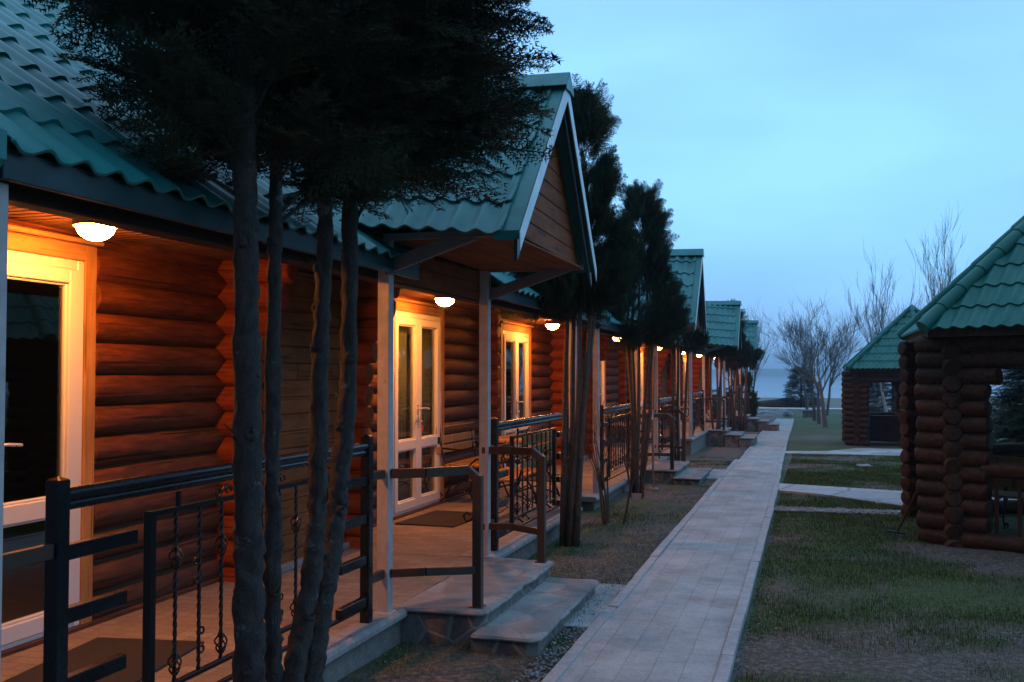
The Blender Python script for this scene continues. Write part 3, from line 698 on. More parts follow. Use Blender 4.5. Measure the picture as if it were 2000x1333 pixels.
def railing(y0, y1, lab):
    """end posts at y0,y1; local origin at (XRL, y0, FZ)"""
    root = empty('iron_railing', (XRL, y0, FZ)); tag(root, lab, 'railing', 'wrought iron railings of the cabin decks')
    Ln = y1 - y0; T = 1.03
    for y, s_ in ((0, 1), (Ln, -1)):
        mb = MB(); w = .029; mb.box(-w, w, y - w, y + w, 0, T + .055)
        mb.add([(-w, y - w, T + .0555), (w, y - w, T + .0555), (w, y + w, T + .0555), (-w, y + w, T + .0555), (0, y, T + .07)], [(0, 1, 4), (1, 2, 4), (2, 3, 4), (3, 0, 4)])
        mb.build('end_post', 'rail', root, bevel=.003)
        for i, z in enumerate((.83, .61, .37, .13)):
            mb = MB(); ln = (.42, .36, .36, .30)[i] if s_ > 0 else .37
            mb.box(-.02, .02, min(y + s_ * w, y + s_ * ln), max(y + s_ * w, y + s_ * ln), z - .027, z + .027)
            mb.build('side_bar', 'rail', root, bevel=.003)
    mb = MB(); mb.tube([(0, .03, T), (0, Ln - .03, T)], .026, 14); mb.build('handrail', 'rail', root, smooth=True)
    mb = MB(); mb.tube([(0, .03, T - .036), (0, Ln - .03, T - .036)], .019, 12); mb.build('lower_rail', 'rail', root, smooth=True)
    for (ya, yb) in ((-.30, -.03), (Ln + .03, Ln + .27)):
        for z in (.845, .24): mb = MB(); mb.bar((0, ya, z), (0, yb, z), .03, .052); mb.build('link_tube', 'brown_tube', root, bevel=.003)
    fa, fb = .52, Ln - .52; zb, zt_ = .19, .90
    mb = MB(); mb.box(-.018, .018, fa - .018, fa + .018, .12, zt_ + .012); mb.box(-.018, .018, fb - .018, fb + .018, .12, zt_ + .012)
    mb.box(-.012, .012, fa + .018, fb - .018, zt_ - .012, zt_ + .01); mb.box(-.012, .012, fa + .018, fb - .018, zb - .01, zb + .01); mb.box(-.01, .01, .03, Ln - .03, .085, .105)
    for t in (.12, .88): y = fa + (fb - fa) * t; mb.box(-.008, .008, y - .01, y + .01, zt_ + .01, T - .06)
    mb.build('panel_frame', 'iron', root, bevel=.002)
    n = 9
    for i in range(1, n):
        y = fa + (fb - fa) * i / n; mb = MB(); twist(mb, 0, y, zb, zt_)
        b = mb.build('baluster', 'iron', root)
        mb = MB()
        if i % 2:
            basket(mb, 0, y, .70); mb.build('basket_ornament', 'brass', b, smooth='all'); mb = MB(); basket(mb, 0, y, .27); nm = 'basket_ornament'
        else:
            for (cz, sd) in ((.62, -1), (.32, 1)):
                if sd == 1: mb.build('scroll_ornament', 'brass', b, smooth='all'); mb = MB()
                for u_ in (1, -1):
                    c_ = (0, y + sd * .024, cz + u_ * .036)
                    mb.tube([(0, y + sd * .004, cz)] + scroll(c_, .022, math.pi * 1.0, -math.pi * .8, u_, sd), .0052, 5)
            nm = 'scroll_ornament'
        mb.build(nm, 'brass', b, smooth='all')
    for t in (.34, .66):
        y = fa + (fb - fa) * t; mb = MB()
        for s_ in (-1, 1):
            mb.tube(scroll((0, y + s_ * .035, zt_ + .035), .028, -math.pi * .1, math.pi * 1.5, 1 if s_ > 0 else -1, s_), .005, 5)
        mb.tube([(0, y - .03, zt_ + .01), (0, y, zt_ + .045), (0, y + .03, zt_ + .06)], .005, 5)
        mb.build('rail_scroll', 'brass', root, smooth='all')
    return root
RLAB = ['nearest wrought iron railing, in front of the first glass door behind the trunks', 'railing beyond the first steps, with a bench and table behind it',
        'railing before the second cabin steps, behind bare stems', 'railing just beyond the second cabin steps',
        'railing before the third cabin steps', 'railing beyond the third cabin steps', 'railing before the farthest cabin steps', 'farthest railing, nearest the lake']
r0 = railing(2.98, 5.56, RLAB[0]); r1 = copy_tree(r0); r1.location = (XRL, 8.10, FZ); tag(r1, RLAB[1]); k = 2
for c in cabins[1:]:
    d = c.location - cabin.location
    for y in (2.98, 8.10):
        r = copy_tree(r0); r.location = Vector((XRL, y, FZ)) + d; tag(r, RLAB[k]); k += 1
def porch_rail(side, lab):
    """brown tube handrail from the white post out to its own foot on the platform"""
    yp, yf = (5.83, 6.13) if side < 0 else (7.84, 7.72)
    root = empty('porch_handrail', (-2.0, yf, FZ)); tag(root, lab, 'handrail', 'brown tube handrails at the cabin steps')
    L_ = lambda x, y, z: (x + 2.0, y - yf, z - FZ)
    mb = MB(); mb.bar(L_(-2.0, yf, FZ), L_(-2.0, yf, 1.02), .058); mb.bar(L_(-2.0, yf, FZ + .001), L_(-2.0, yf, FZ + .009), .09); mb.build('foot_post', 'brown_tube', root, bevel=.004)
    yk = yp + (.06 if side < 0 else -.04)
    mb = MB(); mb.bar(L_(-2.46, yp, 1.045), L_(-2.26, yk, 1.05), .035, .058); mb.bar(L_(-2.26, yk, 1.05), L_(-2.06, yf - .0, 1.05), .036, .058); mb.bar(L_(-2.075, yf, 1.055), L_(-2.0, yf, .995), .05, .055)
    mb.build('upper_tube', 'brown_tube', root, bevel=.004)
    mb = MB(); mb.bar(L_(-2.46, yp, .44), L_(-2.26, yk, .45), .034, .05); mb.bar(L_(-2.26, yk, .45), L_(-2.0, yf, .43), .035, .05)
    mb.build('lower_tube', 'brown_tube', root, bevel=.004)
    return root
h0 = porch_rail(-1, 'near handrail of the first steps, tall brown tube in front of the glass door'); h1 = porch_rail(1, 'far handrail of the first steps, against the second railing')
HL = [('near handrail of the second cabin steps', 'far handrail of the second cabin steps'), ('near handrail of the third cabin steps', 'far handrail of the third cabin steps'), ('near handrail of the farthest cabin steps', 'far handrail of the farthest cabin steps')]
for c, (a, b) in zip(cabins[1:], HL):
    d = c.location - cabin.location
    for h, l in ((h0, a), (h1, b)):
        q = copy_tree(h); q.location = h.location + d; tag(q, l)

# door mats
def mat_(loc, rz, lab):
    mb = MB(); mb.box(-.31, .31, -.5, .5, 0, .012); o = mb.build('door_mat', 'mat', bevel=.004); o.location = loc; o.rotation_euler = (0, 0, rz); return tag(o, lab, 'mat', 'dark door mats on the decks')
mat_((-3.53, 9.73, FZ + .002), R(-3), 'dark ribbed door mat before the double glass door past the first steps')
mat_((-3.38, 4.35, FZ + .002), R(8), 'dark door mat on the nearest deck, seen through the railing')
mat_((-3.6, 14.3, FZ - .033), R(2), 'door mat at the near door of the second cabin')

# benches and table
def bench(loc, rz, lab):
    t = empty('garden_bench', loc, rz); tag(t, lab, 'bench', 'garden benches on the decks')
    for s_ in (-1, 1):
        mb = MB(); y = s_ * .55
        def P(a, b): return (a, y, b)
        mb.tube([P(.22, .42), P(.26, .30), P(.20, .16), P(.24, .05), P(.30, .03), P(.33, .08), P(.29, .12), P(.26, .09)], .011, 6)
        mb.tube([P(-.20, .42), P(-.16, .25), P(-.22, .08), P(-.29, .03), P(-.33, .08), P(-.29, .12), P(-.26, .09)], .011, 6)
        mb.tube([P(.24, .42), P(0, .36), P(-.22, .42), P(-.28, .62), P(-.30, .84)], .012, 6)
        mb.tube([P(.24, .42), P(.28, .56), P(.2, .63), P(0, .60), P(-.26, .62)], .011, 6)
        mb.tube([P(.15, .18), P(0, .27), P(-.12, .18), P(-.03, .12), P(.03, .18)], .008, 6)
        mb.build('bench_leg', 'iron', t, smooth='all')
    mb = MB()
    for i in range(4): mb.box(-.2 + i * .115, -.2 + i * .115 + .095, -.66, .66, .43, .455)
    mb.build('seat', 'trim', t, bevel=.004)
    mb = MB()
    for i in range(3): z = .56 + i * .11; mb.box(-.30 - .01 * i, -.275 - .01 * i, -.66, .66, z, z + .085)
    mb.build('backrest', 'trim', t, bevel=.004); return t
def table(loc, rz, lab):
    t = empty('wooden_table', loc, rz); tag(t, lab, 'table', 'wooden tables on the decks')
    mb = MB()
    for i in range(5): mb.box(-.33 + i * .134, -.33 + i * .134 + .124, -.62, .62, .70, .73)
    mb.build('tabletop', 'trim', t, bevel=.004)
    for s_ in (-1, 1):
        mb = MB(); mb.tube([(-.28, s_ * .48, 0), (-.2, s_ * .48, .2), (-.05, s_ * .48, .4), (-.22, s_ * .48, .695)], .013, 6); mb.tube([(.28, s_ * .48, 0), (.2, s_ * .48, .2), (.05, s_ * .48, .4), (.22, s_ * .48, .695)], .013, 6)
        mb.tube([(-.28, s_ * .48, .02), (0, s_ * .48, .12), (.28, s_ * .48, .02)], .01, 6); mb.build('table_leg', 'iron', t, smooth='all')
    return t
b0 = bench((-3.70, 11.42, FZ), 0, 'bench against the log wall beyond the double glass door')
t0 = table((-3.15, 11.45, FZ), 0, 'table in front of the bench behind the second railing')
bench((-2.90, 10.0, FZ), math.pi, 'bench behind the second railing with its back to the path')
for d, a, b in ((cabins[1].location - cabin.location, 'bench on the second cabin deck', 'table on the second cabin deck'), (cabins[2].location - cabin.location, 'bench on the third cabin deck', 'table on the third cabin deck')):
    q = copy_tree(b0); q.location = b0.location + d; tag(q, a); q = copy_tree(t0); q.location = t0.location + d; tag(q, b)

# ------------------------------------------------------------------ gazebos
def gazebo(c2, c1, dz, lab, door_face, apz=4.2):
    c2 = Vector((c2[0], c2[1], 0)); c1 = Vector((c1[0], c1[1], 0)); d = c1 - c2; s = d.length; rt = Vector((d.y, -d.x, 0)).normalized()
    cen = (c1 + c2) / 2 + rt * (s * .866)
    root = empty('log_gazebo', (cen.x, cen.y, dz)); tag(root, lab, 'gazebo', 'hexagonal log gazebos with green roofs')
    a0 = math.atan2(c2.y - cen.y, c2.x - cen.x); Vx = [Vector((math.cos(a0 + k * math.pi / 3), math.sin(a0 + k * math.pi / 3), 0)) * s for k in range(6)]
    # face k runs Vx[k] -> Vx[k+1]; face 0 front (door or rail), face 5 = left face to c1
    P = .158; rl_ = .086; top = 2.08; nl = 13
    for k in range(6):
        A, B = Vx[k], Vx[(k + 1) % 6]; u = (B - A).normalized(); L_ = (B - A).length
        mb = MB(); zo = .0 if k % 2 else P / 2; pr = .14 if k % 2 else .33
        for i in range(nl):
            z = .03 + zo + i * P; j = lambda: random.uniform(-.012, .012); full = (k == 5) or z > 1.83 or (k != door_face and z < .16)
            w = .36
            if 1.55 < z <= 1.83: w = .46 if z < 1.7 else .6
            if full: mb.log(A - u * (pr + j()) + Vector((0, 0, z)), B + u * (pr + j()) + Vector((0, 0, z)), rl_, seed=i + k, bevel=.015)
            else:
                mb.log(A - u * (pr + j()) + Vector((0, 0, z)), A + u * (w + j()) + Vector((0, 0, z)), rl_, seed=i + k, bevel=.015)
                mb.log(B - u * (w + j()) + Vector((0, 0, z)), B + u * (pr + j()) + Vector((0, 0, z)), rl_, seed=i + k + 9, bevel=.015)
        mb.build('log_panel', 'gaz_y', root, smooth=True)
        if k != door_face and k != 5:
            mb = MB(); mb.log(A + u * .3 + Vector((0, 0, .80)), B - u * .3 + Vector((0, 0, .80)), .075, seed=k); mb.build('top_rail', 'gaz_y', root, smooth=True)
            mb = MB(); n = 6
            for i in range(1, n): q = A + u * (.4 + (L_ - .8) * i / n); mb.bar(q + Vector((0, 0, .15)), q + Vector((0, 0, .75)), .045, .03)
            mb.bar(A + u * .4 + Vector((0, 0, .14)), B - u * .4 + Vector((0, 0, .14)), .06, .03)
            for e in (.415, L_ - .415): q = A + u * e; mb.bar(q + Vector((0, 0, .12)), q + Vector((0, 0, .76)), .05, .03)
            mb.build('rail_balusters', 'gaz_z', root, bevel=.004)
    ov = 1.135; ez = 2.13
    mb = MB(); pts = [Vx[k] * 1.10 + Vector((0, 0, ez - .02)) for k in range(6)]
    for k in range(6): mb.bar(pts[k], pts[(k + 1) % 6], .06, .09)
    mb.build('eave_board', 'gaz_y', root)
    mb = MB(); pts = [Vx[k] * 1.06 + Vector((0, 0, ez - .0)) for k in range(6)]; mb.add(pts + [Vector((0, 0, apz - .2))], [(k, (k + 1) % 6, 6) for k in range(6)]); mb.build('roof_lining', 'darkbeam', root)
    apx = Vector((0, 0, apz)); mb = MB()
    for k in range(6):
        A, B = Vx[k] * ov + Vector((0, 0, ez)), Vx[(k + 1) % 6] * ov + Vector((0, 0, ez)); mid = (A + B) / 2
        u = (B - A).normalized(); v = (apx - mid); lv = v.length; half = (B - A).length / 2
        ml = MB(); tile_sheet(ml, A, B - A, v)
        keep = []; vs = [Vector(q) for q in ml.v]
        for f in ml.f:
            c = sum((vs[i] for i in f), Vector()) / len(f); t = (c - mid).dot(v.normalized()) / lv
            if abs((c - mid).dot(u)) <= half * (1 - t) + .03: keep.append(f)
        mb.add(vs, keep)
    o = mb.build('roof', 'gaz_roof', root, smooth=True, fix=False)
    bm = bmesh.new(); bm.from_mesh(o.data); bmesh.ops.delete(bm, geom=[v_ for v_ in bm.verts if not v_.link_faces], context='VERTS'); bm.to_mesh(o.data); bm.free()
    o.data.set_sharp_from_angle(angle=R(45))
    mb = MB()
    for k in range(6):
        A = Vx[k] * (ov + .01) + Vector((0, 0, ez + .03)); n = 11
        for i in range(n):
            p0 = A.lerp(apx + Vector((0, 0, .04)), i / n); p1 = A.lerp(apx + Vector((0, 0, .04)), (i + 1) / n + .008)
            mb.tube([p0, p0.lerp(p1, .9), p1], [.072, .063, .060], 12)
    mb.build('hip_cap', 'gaz_roof', root, smooth=True)
    return root
gazebo((1.33, 10.82), (1.33, 12.96), -.05, 'nearest log gazebo with green tiled roof, cut off by the right edge', 99)
gazebo((1.25, 29.9), (1.22, 31.7), -.33, 'smaller-looking farther log gazebo with an arched doorway', 0, 3.85)
# maroon-draped table inside the far gazebo
t = empty('draped_table', (2.15, 31.0, -.28)); tag(t, 'dark maroon-draped table inside the farther gazebo doorway', 'table')
mb = MB(); mb.box(-.5, .5, -.35, .35, .74, .765); mb.build('tabletop', 'maroon', t, bevel=.01)
mb = MB(); n = 60; vs = []
for z, e in ((.745, .0), (.05, .06)):
    for i in range(n):
        a = 2 * math.pi * i / n; w = .02 * math.sin(i * 2.2) * (1 if z < .5 else .1); x = max(-.51, min(.51, .72 * math.cos(a))) ; y = max(-.36, min(.36, .52 * math.sin(a)))
        vs.append((x * (1 + e + w), y * (1 + e + w), z))
mb.add(vs, [(i, (i + 1) % n, n + (i + 1) % n, n + i) for i in range(n)]); mb.build('cloth', 'maroon', t, smooth='all')
mb = MB(); mb.tube([(0, 0, 0), (0, 0, .06), (0, 0, .09), (0, 0, .1)], [.03, .05, .05, .02], 12); o = mb.build('red_cup', 'red', smooth=True); o.location = (2.35, 30.85, .487); tag(o, 'small red cup on the maroon table in the farther gazebo', 'cup')
# iron bench end inside the near gazebo
t = bench((2.35, 11.55, -.05), R(60), 'iron-ended bench inside the nearest gazebo behind its balusters'); 
# rake leaning on the near gazebo
t = empty('garden_rake', (.86, 11.3, 0)); tag(t, 'thin garden rake leaning on the corner of the nearest gazebo', 'rake')
mb = MB(); mb.tube([(0, 0, .03), (.20, -.1, .50)], .011, 8); mb.build('rake_handle', 'gaz_z', t, smooth=True)
mb = MB(); mb.bar((-.10, .03, .03), (.07, -.08, .025), .014, .02)
for i in range(8): q = Vector((-.10, .03, .03)).lerp(Vector((.07, -.08, .025)), i / 7); mb.bar(q, q + Vector((-.02, -.03, -.03)), .006)
mb.build('rake_head', 'iron', t)
# thin marker pole with white sleeve by the second steps
t = empty('marker_pole', (-2.20, 15.0, -.03)); tag(t, 'thin pole with a white sleeve standing before the second steps', 'pole')
mb = MB(); mb.tube([(0, 0, .02), (-.01, 0, .8), (.02, 0, 1.95)], .016, 8); mb.build('pole', 'brace', t, smooth=True)
mb = MB(); mb.tube([(-.012, 0, 1.02), (-.008, 0, 1.16)], .021, 10); mb.build('sleeve', 'pvc', t, smooth=True)
mb = MB(); mb.tube([(0, 0, 0), (0, 0, .03)], [.09, .07], 14); mb.build('base', 'plinth', t, smooth=True)
# boulders, well cover, soil heaps
def rock(name, loc, s3, seed, lab, cat, mat='rock', grp=None):
    bm = bmesh.new(); bmesh.ops.create_icosphere(bm, subdivisions=4, radius=1)
    for v_ in bm.verts:
        p = v_.co.copy(); d = .28 * mnoise.noise(p * 1.3 + Vector((seed, 0, 0))) + .12 * mnoise.noise(p * 3.4 + Vector((0, seed, 0))) + .05 * mnoise.noise(p * 9)
        v_.co = Vector(((p.x) * s3[0], p.y * s3[1], max(-.2, p.z) * s3[2])) * (1 + d)
    me = bpy.data.meshes.new(name); bm.to_mesh(me); bm.free(); me.shade_smooth(); me.materials.append(MAT[mat]); o = bpy.data.objects.new(name, me); COL.objects.link(o); o.location = loc
    return tag(o, lab, cat, grp)
rock('boulder', (-2.2, 56.5, gz(0, 56.5) - .02), (.85, .6, .32), 1, 'larger pale boulder left of the path end', 'boulder', grp='boulders by the path end')
rock('boulder', (-1.35, 57.2, gz(0, 57.2) - .02), (.5, .45, .36), 4, 'darker boulder nearest the path end', 'boulder', grp='boulders by the path end')
rock('boulder', (-2.9, 57.8, gz(0, 57.8) - .02), (.5, .4, .4), 7, 'small boulder partly behind the conical thuja', 'boulder', grp='boulders by the path end')
m = M('dark soil', 1., c3(.03, .022, .018)); m.bump(m.noise(m.coord(), 6, 5), .8, .05); MAT['soil'] = m.m
rock('soil_heap', (-1.9, 76, gz(0, 76) - .1), (1.9, 1.2, .75), 3, 'long dark soil heap beyond the white walkway', 'soil heap', 'soil', 'heaps of dark soil')
rock('soil_heap', (-4.6, 77, gz(0, 77) - .1), (1.5, 1.2, .7), 9, 'dark soil heap left of the other, behind the conical thuja', 'soil heap', 'soil', 'heaps of dark soil')
t = empty('stone_block', (-.02, 55.2, gz(0, 55))); tag(t, 'low grey block with a lid standing in the grass right of the path end', 'block')
mb = MB(); mb.box(-.32, .32, -.25, .25, -.05, .32); mb.build('block_body', 'plinth', t, bevel=.02)
mb = MB(); mb.box(-.36, .36, -.29, .29, .322, .38); mb.build('block_lid', 'cap', t, bevel=.01)
for i, (x, y, s_) in enumerate(((1.0, 20.8, .12), (.75, 19.9, .05))):
    rock('pale_stone', (x, y, gz(x, y) - .01), (s_ * 1.3, s_, s_ * .45), i + 20, ('flat pale stone lying in the grass left of the nearest gazebo', 'small pale stone near the flat one')[i], 'stone')

# ------------------------------------------------------------------ vegetation
def fol(name, d, md, lt, tr=.25):
    m = M(name, .75, spec=.25); v = m.coord(); a = m.noise(v, 3.0, 3); b = m.noise(v, 40, 2)
    c = m.ramp(a, [(.3, d), (.55, md), (.8, lt)]); c = m.mix(.6, c, m.ramp(b, [(.3, g(.55)), (.7, g(1.4))]), 'MULTIPLY'); m.base(c)
    return m.m
MAT['conifer'] = fol('conifer foliage', c3(.020, .022, .012), c3(.036, .042, .020), c3(.075, .066, .030))
MAT['thuja'] = fol('thuja foliage', c3(.020, .028, .011), c3(.038, .052, .020), c3(.075, .085, .033))
MAT['spruce'] = fol('spruce foliage', c3(.018, .035, .022), c3(.035, .06, .035), c3(.06, .09, .05))
def bark(name, a, b, patch=None, sc_=12):
    m = M(name, .9); v = m.coord((1, 1, .55)); n1 = m.noise(v, sc_ * 1.6, 10, .75, 1.2); n2 = m.noise(m.coord((1, 1, 1)), 3.5, 6, .7)
    c = m.ramp(n1, [(.3, a), (.7, b)])
    if patch: c = m.mix(m.ramp(n2, [(.585, g(0)), (.635, g(.85))]), c, patch)
    m.base(c); m.bump(n1, 1., .03); return m.m
MAT['bark'] = bark('conifer bark', c3(.014, .011, .010), c3(.085, .066, .056), c3(.26, .27, .28))
MAT['bark_thuja'] = bark('thuja bark', c3(.07, .045, .03), c3(.19, .12, .085), None, 20)
MAT['bark_bare'] = bark('bare tree bark', c3(.09, .075, .07), c3(.20, .17, .155))
MAT['birch'] = bark('birch bark', c3(.32, .30, .28), c3(.62, .60, .57), None, 5)

def frond(kind, seed):
    """flat spray of small needles in local space: stem along +X, spread in Y; returns tris"""
    r = np.random.default_rng(seed); V = []; F = []
    def tri(p, q, w, nrm):
        d = q - p; s = np.cross(d, nrm); s = s / (np.linalg.norm(s) + 1e-9) * w; b = len(V); V.extend([p - s, p + s, q]); F.append((b, b + 1, b + 2))
    up = np.array([0, 0, 1.])
    nt_ = 15; 
    def stem(t): return np.array([t, .05 * math.sin(t * 3 + seed), -.18 * t * t])
    for i in range(nt_):
        t = (i + 1) / nt_
        tri(stem(i / nt_), stem((i + 1.3) / nt_), .011, up)
        for sd in (-1, 1):
            ln = (.42 * (1 - t) ** .8 * min(1, t * 5) + .07) * r.uniform(.75, 1.15); ang = r.uniform(.7, 1.05); d = np.array([math.cos(ang), sd * math.sin(ang), r.uniform(-.25, .15)])
            p = stem(t * .97); n2 = max(2, int(ln / .055)); tri(p, p + d * ln, .008, up)
            for j in range(n2 + 1):
                q = p + d * ln * (j + .3) / (n2 + .3)
                for s2 in (-1, 1):
                    a2 = math.atan2(d[1], d[0]) + s2 * r.uniform(.45, .8); l2 = r.uniform(.055, .095) * (1.1 - .4 * j / (n2 + 1))
                    e = np.array([math.cos(a2), math.sin(a2), r.uniform(-.4, .4)]) * l2
                    tri(q, q + e, .0105, up + r.normal(0, .5, 3))
        # tip
    V = np.array(V); F = np.array(F); return V, F
FR = [frond(0, s_) for s_ in (1, 2, 3, 4)]
def scatter_fronds(name, P, D, Nn, S_, mat, parent, roll=.5):
    """place fronds at P with stem direction D, normal near Nn, size S_"""
    Vs = []; Fs = []; base = 0
    ids = RNG.integers(0, len(FR), len(P))
    for k in range(len(FR)):
        sel = np.where(ids == k)[0]
        if not len(sel): continue
        d = D[sel] / np.linalg.norm(D[sel], axis=1, keepdims=True); n = Nn[sel] + RNG.normal(0, roll, (len(sel), 3)); y = np.cross(n, d); y /= (np.linalg.norm(y, axis=1, keepdims=True) + 1e-9); z = np.cross(d, y)
        V0, F0 = FR[k]; s_ = S_[sel][:, None, None]
        W = P[sel][:, None, :] + s_ * (V0[None, :, 0:1] * d[:, None, :] + V0[None, :, 1:2] * y[:, None, :] + V0[None, :, 2:3] * z[:, None, :])
        Vs.append(W.reshape(-1, 3)); Fs.append((F0[None] + (np.arange(len(sel)) * len(V0))[:, None, None] + base).reshape(-1, 3)); base += len(sel) * len(V0)
    return np_mesh(name, np.concatenate(Vs), np.concatenate(Fs), mat, parent)

def trunk_mesh(pts, r0, r1, knots, seed, parent, name='trunk', mat='bark', n=16, loc=(0, 0, 0)):
    """smooth polyline trunk with swelling and pruned knots"""
    P = [Vector(p) for p in pts]; out = []
    k = len(P); m_ = 150
    for i in range(m_ + 1):
        t = i / m_ * (k - 1); j = min(int(t), k - 2); f = t - j; p0 = P[max(j - 1, 0)]; p1 = P[j]; p2 = P[j + 1]; p3 = P[min(j + 2, k - 1)]
        out.append(.5 * ((2 * p1) + (p2 - p0) * f + (2 * p0 - 5 * p1 + 4 * p2 - p3) * f * f + (3 * p1 - p0 - 3 * p2 + p3) * f ** 3))
    mb = MB(); rr = []
    for i, p in enumerate(out):
        t = i / m_; r_ = r0 + (r1 - r0) * t; r_ *= 1 + .09 * mnoise.noise(p * 4 + Vector((seed, 0, 0))) + (.35 * max(0, 1 - t * 9)); rr.append(r_)
    mb.tube(out, rr, n + 8)
    def lump(v_):
        v_ = Vector(v_); a = .0095 * (1.5 if v_.z < 1.3 else 1.)
        return v_ + Vector((mnoise.noise(v_ * 16) + .8 * mnoise.noise(v_ * 38), mnoise.noise(v_ * 16 + Vector((5, 0, 0))) + .8 * mnoise.noise(v_ * 38 + Vector((5, 0, 0))), 0)) * a
    mb.v = [tuple(lump(v_)) for v_ in mb.v]
    rnd = random.Random(seed)
    for q in range(knots):
        i = rnd.randint(2, int(m_ * .62)); a = rnd.uniform(0, 6.28); d = Vector((math.cos(a), math.sin(a), .25)); p = out[i] + d * rr[i] * .8; kr = rnd.uniform(.012, .02)
        mb.tube([p - d * .01, p + d * .006, p + d * .014, p + d * .017, p + d * .015], [kr * 1.9, kr * 1.5, kr * 1.15, kr * .85, kr * .3], 10)
        if q % 3 == 0: mb.tube([p, p + d * .03 + Vector((0, 0, .012)), p + d * .05 + Vector((rnd.uniform(-.01, .01), 0, .03))], [.006, .004, .003], 5)
    mb.v = [tuple(Vector(v_) - Vector(loc)) for v_ in mb.v]
    mb.build(name, mat, parent, smooth='all'); return out, rr

def front_conifer(base, trunks, cen, rad, nfr, seed, lab):
    root = empty('conifer_tree', base); tag(root, lab, 'tree', 'conifers with pruned bare trunks')
    rnd = np.random.default_rng(seed); outs = []
    for j, (pts, r0, r1, kn) in enumerate(trunks): outs.append(trunk_mesh(pts, r0, r1, kn, seed + j, root, loc=base)[0])
    B = Vector(base); mb = MB(); P = []; D = []; S_ = []; Nn = []
    cen = np.array(cen); rad = np.array(rad)
    nb = int(nfr / 11)
    for i in range(nb):
        tr = outs[rnd.integers(len(outs))]; 
        # target on / in the ellipsoid
        d = rnd.normal(0, 1, 3); d /= np.linalg.norm(d); q = rnd.uniform(.72, 1.02) ; tgt = cen + d * rad * q * (1 + .10 * math.sin(5 * d[0] + 3 * d[2] + seed))
        # low edge is ragged
        z0 = max(2.28, min(tgt[2] - .25 * np.linalg.norm(tgt[:2] - cen[:2]) - rnd.uniform(0, .3), 5.4))
        st = min(tr, key=lambda p: abs(p.z - z0)); s0 = np.array(st)
        v = tgt - s0; L_ = np.linalg.norm(v)
        if L_ < .25: continue
        pts = []; side = rnd.normal(0, .06, 3)
        for t in np.linspace(0, 1, 7): pts.append(s0 + v * t + np.array([0, 0, .18 * L_ * math.sin(math.pi * t) * .5]) + side * math.sin(math.pi * t) * L_)
        mb.tube([Vector(p) - B for p in pts], [float(x) for x in np.linspace(.009 + .006 * L_, .0025, 7)], 5, cap=False)
        m_ = 12
        for k in range(m_):
            t = 1 - (k / m_) ** 1.25 * .72; f = t * 6; a = min(int(f), 5); p = pts[a] * (1 - (f - a)) + pts[a + 1] * (f - a)
            bd = (pts[a + 1] - pts[a]); bd /= np.linalg.norm(bd); sd = np.cross(bd, [0, 0, 1.]); sd /= np.linalg.norm(sd) + 1e-9
            dd = bd * rnd.uniform(.5, 1) + sd * rnd.choice([-1, 1]) * rnd.uniform(.2, 1.) + np.array([0, 0, rnd.uniform(-.25, .35)])
            if k == 0: dd = bd
            P.append(p - np.array(base)); D.append(dd); S_.append(rnd.uniform(.24, .46)); Nn.append([0, 0, 1.])
    mb.build('branch', 'bark', root, smooth='all')
    scatter_fronds('crown', np.array(P), np.array(D), np.array(Nn), np.array(S_), 'conifer', root)
    return root
front_conifer((-2.1, 3.57, 0), [([(-2.1, 3.60, -.05), (-2.1, 3.58, .5), (-2.1, 3.56, 1.1), (-2.1, 3.53, 2.0), (-2.1, 3.50, 2.7), (-2.12, 3.52, 3.8), (-2.12, 3.5, 5.2)], .066, .03, 12)],
              (-2.32, 3.62, 3.50), (.54, .54, 1.05), 950, 11, 'leftmost thick conifer trunk in front of the nearest railing, with its dark crown')
front_conifer((-2.16, 3.82, 0), [([(-2.16, 3.86, -.05), (-2.15, 3.85, .5), (-2.15, 3.83, 1.4), (-2.14, 3.83, 2.5), (-2.12, 3.82, 3.6), (-2.1, 3.8, 5.0)], .038, .022, 8)],
              (-2.10, 3.98, 3.46), (.52, .52, 1.08), 750, 23, 'slimmer second conifer trunk just right of the thickest one')
front_conifer((-2.08, 4.12, 0), [([(-2.10, 3.80, -.05), (-2.09, 3.90, .35), (-2.08, 4.08, .9), (-2.1, 4.16, 1.7), (-2.1, 4.20, 2.5), (-2.15, 4.2, 3.6), (-2.2, 4.2, 5.)], .050, .028, 8),
              ([(-2.06, 3.92, -.05), (-2.06, 4.01, .35), (-2.07, 4.18, .75), (-2.09, 4.33, 1.1), (-2.09, 4.43, 1.6), (-2.1, 4.47, 2.6), (-2.05, 4.5, 3.8), (-2.0, 4.5, 5.2)], .056, .03, 14)],
              (-1.86, 4.62, 3.48), (.56, .60, 1.0), 1350, 37, 'forked conifer with two trunks from one root, right of the pair')

